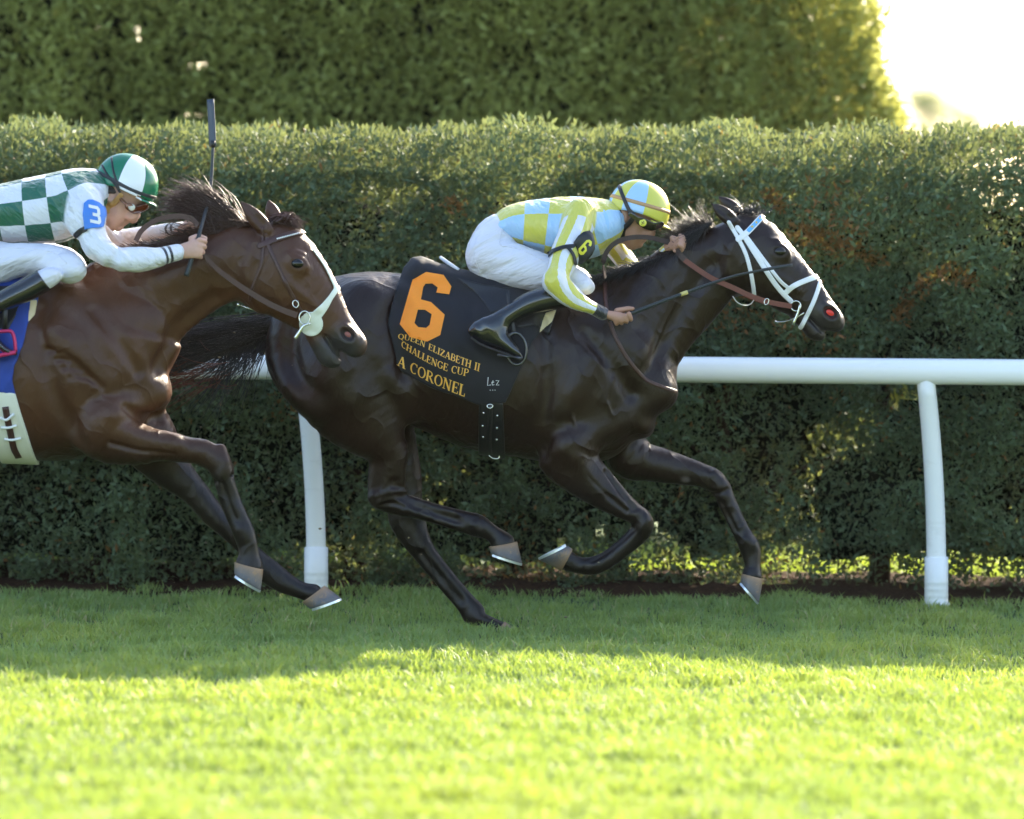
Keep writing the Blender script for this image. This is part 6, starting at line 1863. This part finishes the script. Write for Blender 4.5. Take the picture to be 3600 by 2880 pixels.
# ---------------------------------------------------------------- rider of the leading horse
def rider_six():
    Y = 0.0
    H1 = W('R3', 1698, 1172, -0.305)
    sp = dict(Y=Y, crop='R3', label='jockey in yellow and sky-blue checks crouched over the leading dark horse', base=W('R3', 1100, 1000),
        torso=[(835, 492, 935, 650, .130), (940, 412, 1050, 705, .145), (1100, 377, 1200, 757, .160), (1280, 366, 1350, 802, .176), (1440, 372, 1480, 785, .182), (1560, 380, 1585, 715, .155), (1612, 410, 1640, 650, .095)],
        hips=[(790, 480, 925, 648, .128), (715, 575, 965, 725, .150), (664, 700, 930, 830, .158), (690, 820, 880, 905, .135)],
        thigh=[(885, 640, 720, 885, .088), (1000, 682, 880, 968, .088), (1130, 730, 1062, 1000, .082), (1270, 790, 1232, 1006, .072), (1390, 850, 1375, 1030, .062), (1462, 915, 1440, 1030, .048)],
        seams=([(905, 560), (882, 620), (880, 690), (930, 705), (1010, 722), (1090, 758), (1170, 800)], [(720, 640), (700, 740), (745, 880), (830, 940)]),
        shin=[(1335, 962, 1345, 1112, .058), (1175, 975, 1222, 1130, .060), (1045, 1018, 1085, 1165, .056), (930, 1090, 992, 1205, .050), (830, 1152, 935, 1250, .046), (760, 1195, 880, 1290, .043)],
        foot=[(700, 1232, 690, 1305, .034), (765, 1190, 745, 1350, .040), (850, 1205, 830, 1388, .041), (930, 1292, 900, 1412, .042), (995, 1375, 975, 1446, .040), (1025, 1428, 1018, 1460, .026)],
        boottop=((1340, 950), (1352, 1125)), sole=[(682, 1316), (745, 1360), (830, 1396), (920, 1428), (1015, 1466)],
        near=dict(upper=([(1500, 520, 1330, 430, .074), (1490, 640, 1275, 590, .070), (1432, 760, 1222, 720, .062), (1372, 860, 1195, 850, .056), (1322, 925, 1175, 955, .053)], (-0.165, -0.375)),
                  fore=([(1300, 880, 1185, 1000, .053), (1392, 965, 1255, 1062, .050), (1465, 1038, 1352, 1112, .042), (1522, 1080, 1468, 1152, .036), (1588, 1112, 1548, 1196, .032)], (-0.375, -0.315))),
        far=dict(crop='R8', upper=([(760, 700, 560, 860, .070), (860, 870, 680, 1010, .058), (950, 1000, 790, 1130, .052), (1010, 1110, 890, 1210, .048)], (0.165, 0.24)),
                 fore=([(980, 1090, 970, 1220, .047), (1120, 1000, 1165, 1100, .041), (1260, 885, 1310, 965, .033)], (0.24, -0.03))),
        head=('R8', [(1175, 640, 770, 520, .076), (1128, 715, 775, 640, .073), (1080, 790, 800, 720, .068), (1035, 845, 830, 800, .058), (1000, 890, 855, 862, .047), (965, 918, 890, 898, .032)]),
        neck=('R8', [(880, 880, 740, 600, .062), (790, 900, 690, 560, .066), (700, 900, 620, 520, .075)]),
        cranium=(W('R8', 975, 500, 0), (0.112, 0.082, 0.105), -0.28),
        nose=([(1140, 705), (1140, 745), (1128, 782), (1095, 798)], [.009, .011, .0145, .011]),
        lips=[((1052, 832), (.012, .020, .0065)), ((1042, 858), (.011, .018, .0065)), ((1000, 898), (.016, .022, .012))],
        face=[(1120, 700, -0.032, (.020, .014, .013), 'sub'), (1075, 770, -0.045, (.030, .016, .022), 'add')],
        ear=(835, 600, 0.25),
        hands=[dict(H=H1, a=(0.93, -0.02, 0.34), u=(0.55, -0.15, -0.85), n=(-0.05, -1, 0.15), wrist=W('R3', 1562, 1152, -0.315),
                    thumb=[H1 + np.array((-0.02, 0.012, 0.022)), H1 + np.array((0.022, 0.004, 0.030)), W('R3', 1772, 1122, -0.31)]),
               dict(H=W('R8', 1390, 885, -0.085), a=(0.1, 0.75, 0.6), u=(0.97, -0.1, -0.2), n=(0.05, -0.7, 0.7), wrist=W('R8', 1290, 915, -0.04), s=0.95)],
        skin=M_skin, silks=silks_six(), wr=0.0032)
    P, B, Sh, silks = build_person(sp)
    f = np.array((math.cos(R(16)), 0, -math.sin(R(16)))); up = np.array((math.sin(R(16)), 0, math.cos(R(16))))
    C = W('R8', 992, 545, Y)
    gm = gore_material('yellow_blue_cap_cover', ((0.60, 0.56, 0.085), (0.36, 0.56, 0.84)), (0.66, 1.42, 2.15, 2.72), (0, 0, 1, 0, 1))
    hm = helmet(P, C, f, up, 0.132, 0.128, 0.110, gm, -16, (0.030, 0.45))
    G = cap_field(B, C, f, 0.132, 0.128, 0.110)
    # band round the cap
    V, F = [], []
    for i in range(64):
        t = 2 * math.pi * i / 64
        for e_, k in ((R(9), 1.0), (R(16), 1.0), (R(16), 1.012), (R(9), 1.012)):
            V.append(C + ((f * 0.132 * math.cos(t) + np.array((0, 1, 0)) * 0.110 * math.sin(t)) * math.cos(e_) ** 0.9 + up * 0.128 * math.sin(e_)) * k)
    for i in range(64):
        for j in range(4): F.append((i * 4 + j, i * 4 + (j + 1) % 4, ((i + 1) % 64) * 4 + (j + 1) % 4, ((i + 1) % 64) * 4 + j))
    mesh_obj('goggle_band', V, F, plain('tan_elastic', (0.46, 0.27, 0.13), 0.6), hm)
    kw = dict(h=0.003)
    for sd in (-1, 1):
        yl = (-0.16, -0.005) if sd < 0 else (0.005, 0.16)
        obj_wrap('harness_strap', G, [('line', 'R8', [(785, 272), (820, 380), (868, 500), (900, 560)], 0.0080), ('line', 'R8', [(900, 560), (935, 610), (890, 680), (835, 740), (825, 820)], 0.0105), ('line', 'R8', [(700, 560), (730, 640), (780, 710), (835, 740)], 0.0105)], Y, M_blackstrap, hm, 0.006, ylim=yl, **kw)
    gz, graw = obj_wrap('goggles', G, [('line', 'R8', [(1000, 655), (1065, 690), (1130, 712), (1185, 700), (1222, 688)], (0.017, 0.020, 0.017, 0.013, 0.011)), ('line', 'R8', [(905, 590), (960, 625), (1010, 660)], 0.0105)], Y, plain('dark_goggle_lens', (0.012, 0.008, 0.006), 0.08, spec=0.7, coat=0.5), P, 0.016, h=0.003)
    c = W('R8', 1032, 672, -0.075); y = hit_y(bvh_raw(*graw), c[0], c[2]) or -0.08
    V, F = tube_mesh([(c[0], y + 0.002, c[2]), (c[0], y - 0.004, c[2])], 0.0155, 24); mk = mesh_obj('goggle_button', V, F, plain('yellow_button', (0.72, 0.70, 0.10), 0.4), gz)
    V, F = [], []
    for pts in ([(1020, 690), (1044, 652)], [(1014, 664), (1030, 668), (1050, 664)], [(1036, 686), (1048, 674)]):
        v, q = tube_mesh([np.array((W('R8', a, b, -0.075)[0], y - 0.0045, W('R8', a, b, -0.075)[2])) for a, b in pts], 0.0012, 5); b0 = len(V); V += list(v); F += [tuple(b0 + i for i in k) for k in q]
    mesh_obj('button_mark', V, F, M_blackstrap, mk)
    obj_wrap('hair', B, [('line', 'R8', [(715, 545), (770, 560), (800, 575)], (0.012, 0.016, 0.008))], Y, M_headhair, P, 0.004, h=0.0035)
    # collar
    obj_wrap('collar', B, [('line', 'R8', [(655, 560), (690, 640), (720, 760), (745, 860)], (0.014, 0.02, 0.026, 0.02))], Y, cloth_material('sky_blue_collar', (0.33, 0.55, 0.86), 0.5, 0.4, var=0.05), P, 0.010, h=0.004)
    # number on the arm
    ab, araw = plate('armband', 'R3', [(1352, 712), (1378, 668), (1405, 630), (1440, 604), (1482, 594), (1506, 620), (1516, 665), (1518, 720), (1500, 758), (1475, 788), (1425, 824), (1392, 812)], -0.325, (0.55, -0.83), plain('black_armband', (0.012, 0.013, 0.016), 0.45, var=0.1), P)
    obj_wrap('armband_strap', Sh, [('line', 'R3', [(1180, 785), (1220, 740), (1300, 708), (1370, 700)], 0.0085), ('line', 'R3', [(1330, 705), (1370, 760), (1385, 820)], 0.007)], -0.2, M_blackstrap, ab, 0.007, h=0.0035, ylim=(-0.42, -0.1))
    bv = bvh_raw(*araw)
    nrm = lambda q: [((x - 990) / 355.0, (590 - y) / 480.0) for x, y in q]
    o_, ex, ey = (1390, 744), (54, 31), (62, -102)
    decal('number_6', [(glyph_world(nrm(SIX[0]), 'R3', o_, ex, ey, -0.24), [glyph_world(nrm(SIX[1]), 'R3', o_, ex, ey, -0.24)])], bv, plain('yellow_number', (0.72, 0.66, 0.05), 0.5), ab, -0.24, 0.0016, 0.008)
    return P

# ---------------------------------------------------------------- rider of the second horse
def rider_three():
    Y = -1.0
    H1 = W('R1', 1066, 882, Y - 0.165)
    sp = dict(Y=Y, crop='Q3', label='jockey in green and white checks with a blue number 3 armband at the left edge', base=W('Q3', 0, 1300, Y),
        torso=[(-330, 470, -230, 1010, .145), (-150, 425, -60, 1030, .152), (50, 380, 130, 1035, .160), (300, 325, 390, 1040, .170), (600, 262, 670, 1020, .178), (800, 200, 850, 940, .182), (950, 205, 1010, 770, .145), (1015, 300, 1060, 650, .09)],
        hips=[(-330, 480, -200, 1000, .14), (-480, 620, -240, 1160, .155), (-560, 860, -300, 1300, .16), (-540, 1100, -330, 1400, .135)],
        thigh=[(-250, 1000, -330, 1420, .092), (-60, 1010, -60, 1480, .090), (200, 1030, 190, 1400, .086), (480, 1035, 460, 1370, .080), (690, 1075, 640, 1440, .074), (810, 1150, 720, 1470, .060), (862, 1240, 790, 1420, .045)],
        seams=([(30, 1080), (250, 1090), (480, 1110), (640, 1160), (740, 1250)],),
        shin=[(560, 1330, 640, 1500, .060), (450, 1300, 600, 1512, .064), (250, 1410, 370, 1640, .060), (0, 1550, 110, 1750, .056), (-190, 1670, -90, 1850, .050), (-330, 1770, -230, 1930, .045)],
        foot=[(-440, 1850, -440, 1960, .036), (-340, 1800, -370, 2010, .040), (-210, 1850, -240, 2070, .042), (-80, 1990, -110, 2120, .042), (70, 2140, 50, 2230, .040), (170, 2210, 160, 2250, .025)],
        boottop=((440, 1285), (606, 1516)),
        near=dict(upper=([(1120, 600, 720, 600, .078), (1150, 720, 690, 800, .074), (1142, 870, 838, 962, .062), (1200, 1005, 905, 1118, .068), (1300, 1085, 1060, 1240, .064)], (-0.155, -0.235)),
                  fore=([(1390, 1085, 1250, 1335, .060), (1540, 1070, 1480, 1348, .058), (1700, 1078, 1670, 1305, .050), (1800, 1062, 1790, 1262, .045), (1900, 1042, 1935, 1222, .040)], (-0.235, -0.175))),
        far=dict(upper=([(1120, 580, 760, 600, .078), (1180, 720, 850, 830, .072), (1280, 850, 1050, 1000, .064), (1400, 940, 1250, 1080, .058)], (0.165, 0.24)),
                 fore=([(1420, 880, 1380, 1080, .056), (1650, 840, 1650, 1010, .048), (1950, 800, 1980, 920, .036)], (0.24, 0.05))),
        head=('Q3', [(1550, 570, 1085, 420, .076), (1490, 650, 1100, 545, .073), (1425, 735, 1125, 640, .068), (1360, 790, 1150, 730, .058), (1305, 843, 1170, 805, .047), (1262, 882, 1195, 850, .032)]),
        neck=('Q3', [(1220, 860, 1070, 520, .062), (1120, 860, 1010, 470, .068), (1040, 850, 950, 430, .078)]),
        cranium=(W('Q3', 1350, 420, Y), (0.112, 0.082, 0.105), -0.32),
        nose=([(1510, 645), (1490, 700), (1452, 778), (1405, 778)], [.009, .011, .0145, .011]),
        lips=[((1372, 806), (.013, .020, .0065)), ((1340, 830), (.012, .018, .0065)), ((1290, 866), (.018, .022, .013))],
        face=[(1480, 650, -0.032, (.020, .014, .013), 'sub'), (1430, 730, -0.045, (.030, .016, .022), 'add')],
        ear=(1195, 530, 0.3),
        hands=[dict(H=H1, a=(0.22, 0.1, 0.97), u=(0.98, -0.05, -0.2), n=(-0.1, -1, 0.05), wrist=W('R1', 950, 905, Y - 0.172), s=1.04),
               dict(H=W('R1', 1030, 765, Y + 0.02), a=(0.2, 0.95, 0.1), u=(0.9, -0.2, -0.2), n=(0.1, -0.25, 1), wrist=W('R1', 960, 790, Y + 0.05), s=0.95)],
        skin=M_skin2, silks=silks_three(), wr=0.0055)
    P, B, Sh, silks = build_person(sp)
    f = np.array((math.cos(R(18)), 0, -math.sin(R(18)))); up = np.array((math.sin(R(18)), 0, math.cos(R(18))))
    C = W('Q3', 1366, 400, Y)
    gm = gore_material('green_white_cap_cover', ((0.008, 0.15, 0.075), (0.80, 0.80, 0.84)), (0.95, 1.78), (0, 1, 0))
    hm = helmet(P, C, f, up, 0.131, 0.126, 0.109, gm, -19, (0.026, 0.45))
    G = cap_field(B, C, f, 0.131, 0.126, 0.109)
    for sd in (-1, 1):
        yl = (Y - 0.16, Y - 0.005) if sd < 0 else (Y + 0.005, Y + 0.16)
        obj_wrap('harness_strap', G, [('line', 'Q3', [(1215, 110), (1240, 240), (1290, 400), (1320, 490)], 0.0042), ('line', 'Q3', [(1110, 190), (1180, 300), (1260, 400), (1320, 490)], 0.0042)], Y, M_blackstrap, hm, 0.005, h=0.003, ylim=yl)
        obj_wrap('chin_harness', G, [('line', 'Q3', [(1325, 520), (1250, 600), (1180, 640), (1170, 690)], 0.0115), ('line', 'Q3', [(1045, 420), (1075, 520), (1110, 590), (1180, 640)], 0.010)], Y, leather('tan_chin_harness', (0.42, 0.22, 0.06), 0.5), hm, 0.007, h=0.003, ylim=yl)
    obj_wrap('goggle_band', G, [('line', 'Q3', [(1020, 240), (1200, 330), (1400, 440), (1560, 505), (1690, 545)], 0.0072)], Y, plain('dark_elastic', (0.03, 0.03, 0.035), 0.6), hm, 0.004, t0=-0.002, h=0.003)
    obj_wrap('band_stripe', G, [('line', 'Q3', [(1330, 440), (1490, 515)], 0.0055)], Y, M_whitemark, hm, 0.0045, t0=-0.002, h=0.003, ylim=(Y - 0.16, Y - 0.03))
    gz, graw = obj_wrap('goggles', G, [('line', 'Q3', [(1410, 640), (1470, 672), (1530, 668), (1590, 640)], (0.015, 0.0175, 0.013, 0.012)), ('line', 'Q3', [(1330, 560), (1370, 600), (1410, 640)], 0.007)], Y, plain('amber_goggle_lens', (0.10, 0.025, 0.008), 0.08, spec=0.7, coat=0.5), P, 0.016, h=0.003)
    c = W('Q3', 1430, 645, Y - 0.075); y = hit_y(bvh_raw(*graw), c[0], c[2]) or Y - 0.08
    V, F = tube_mesh([(c[0], y + 0.002, c[2]), (c[0], y - 0.004, c[2])], 0.0135, 24); mesh_obj('goggle_button', V, F, plain('cream_button', (0.62, 0.60, 0.50), 0.4), gz)
    for sd in (-1, 1): obj_wrap('hair', B, [('line', 'Q3', [(1075, 425), (1130, 450), (1200, 455), (1250, 480)], (0.020, 0.022, 0.017, 0.008)), ('line', 'Q3', [(1085, 440), (1100, 500), (1120, 560)], 0.014)], Y, M_headhair, P, 0.006, h=0.0035, ylim=(Y - 0.16, Y - 0.02) if sd < 0 else (Y + 0.02, Y + 0.16))
    obj_wrap('collar', B, [('line', 'Q3', [(985, 430), (1015, 540), (1050, 640), (1085, 760)], (0.014, 0.02, 0.022, 0.018))], Y, cloth_material('white_collar', (0.76, 0.76, 0.80), 0.5, 0.4, var=0.04), P, 0.010, h=0.004)
    ab, araw = obj_wrap('armband', Sh, [('poly', 'Q3', [(915, 600), (960, 560), (1010, 560), (1080, 590), (1140, 650), (1150, 720), (1130, 850), (1100, 865), (1000, 872), (925, 888), (905, 720)])], Y - 0.2, plain('bright_blue_armband', (0.045, 0.20, 0.66), 0.5, var=0.06), P, 0.009, t0=-0.002, h=0.0035, ylim=(Y - 0.4, Y - 0.1))
    obj_wrap('armband_strap', Sh, [('line', 'Q3', [(825, 950), (880, 905), (930, 880)], 0.0115)], Y - 0.2, M_blackstrap, ab, 0.007, h=0.0035, ylim=(Y - 0.42, Y - 0.1))
    decal('number_3', [(glyph_world(THREE[0], 'Q3', (985, 808), (118, 26), (-22, -196), Y - 0.22), [])], bvh_raw(*araw), M_whitemark, ab, Y - 0.22, 0.0016, 0.008)
    return P

rider_six(); rider_three()

# ================================================================ backlit summer haze
def build_haze():
    x0, x1, y0, y1, z0, z1 = -1560, 1560, -420, 2560, -2.5, 48.0
    V = [(x, y, z) for x in (x0, x1) for y in (y0, y1) for z in (z0, z1)]
    F = [(0, 1, 3, 2), (4, 6, 7, 5), (0, 4, 5, 1), (2, 3, 7, 6), (0, 2, 6, 4), (1, 5, 7, 3)]
    m = bpy.data.materials.new('haze'); m.use_nodes = True; t = m.node_tree
    t.nodes.remove(t.nodes['Principled BSDF'])
    v = t.nodes.new('ShaderNodeVolumePrincipled')
    v.inputs['Color'].default_value = (0.92, 0.94, 0.95, 1); v.inputs['Density'].default_value = 0.00007; v.inputs['Anisotropy'].default_value = 0.55
    t.links.new(v.outputs[0], t.nodes['Material Output'].inputs['Volume'])
    o = mesh_obj('haze', V, F, m, smooth=False); tag(o, None, kind='stuff')
build_haze()

def build_debris():
    """specks of turf and dirt thrown up by the hooves"""
    parts = []
    r = random.Random(5)
    for k in range(95):
        if k < 60: a, b, y = r.uniform(560, 1080), r.uniform(1120, 2050), r.uniform(-0.5, 0.6)
        else: a, b, y = r.gauss(1700, 420), r.uniform(1850, 2190), r.uniform(-0.3, 0.6)
        c = W('S', a, b, y); s = r.uniform(0.0018, 0.0055)
        V = [c + np.array(v) * s * np.array((r.uniform(.6, 2.2), r.uniform(.6, 1.4), r.uniform(.5, 1.2))) for v in ((1, 0, 0), (-1, 0, 0), (0, 1, 0), (0, -1, 0), (0, 0, 1), (0, 0, -1))]
        parts.append((V, [(0, 2, 4), (2, 1, 4), (1, 3, 4), (3, 0, 4), (2, 0, 5), (1, 2, 5), (3, 1, 5), (0, 3, 5)]))
    V, F = join(parts)
    o = mesh_obj('flying_turf_specks', V, F, plain('dry_turf_specks', (0.20, 0.16, 0.09), 0.8, var=0.5), smooth=False)
    tag(o, 'tiny specks of turf and dirt thrown up by the galloping hooves', 'dirt', kind='stuff')
build_debris()
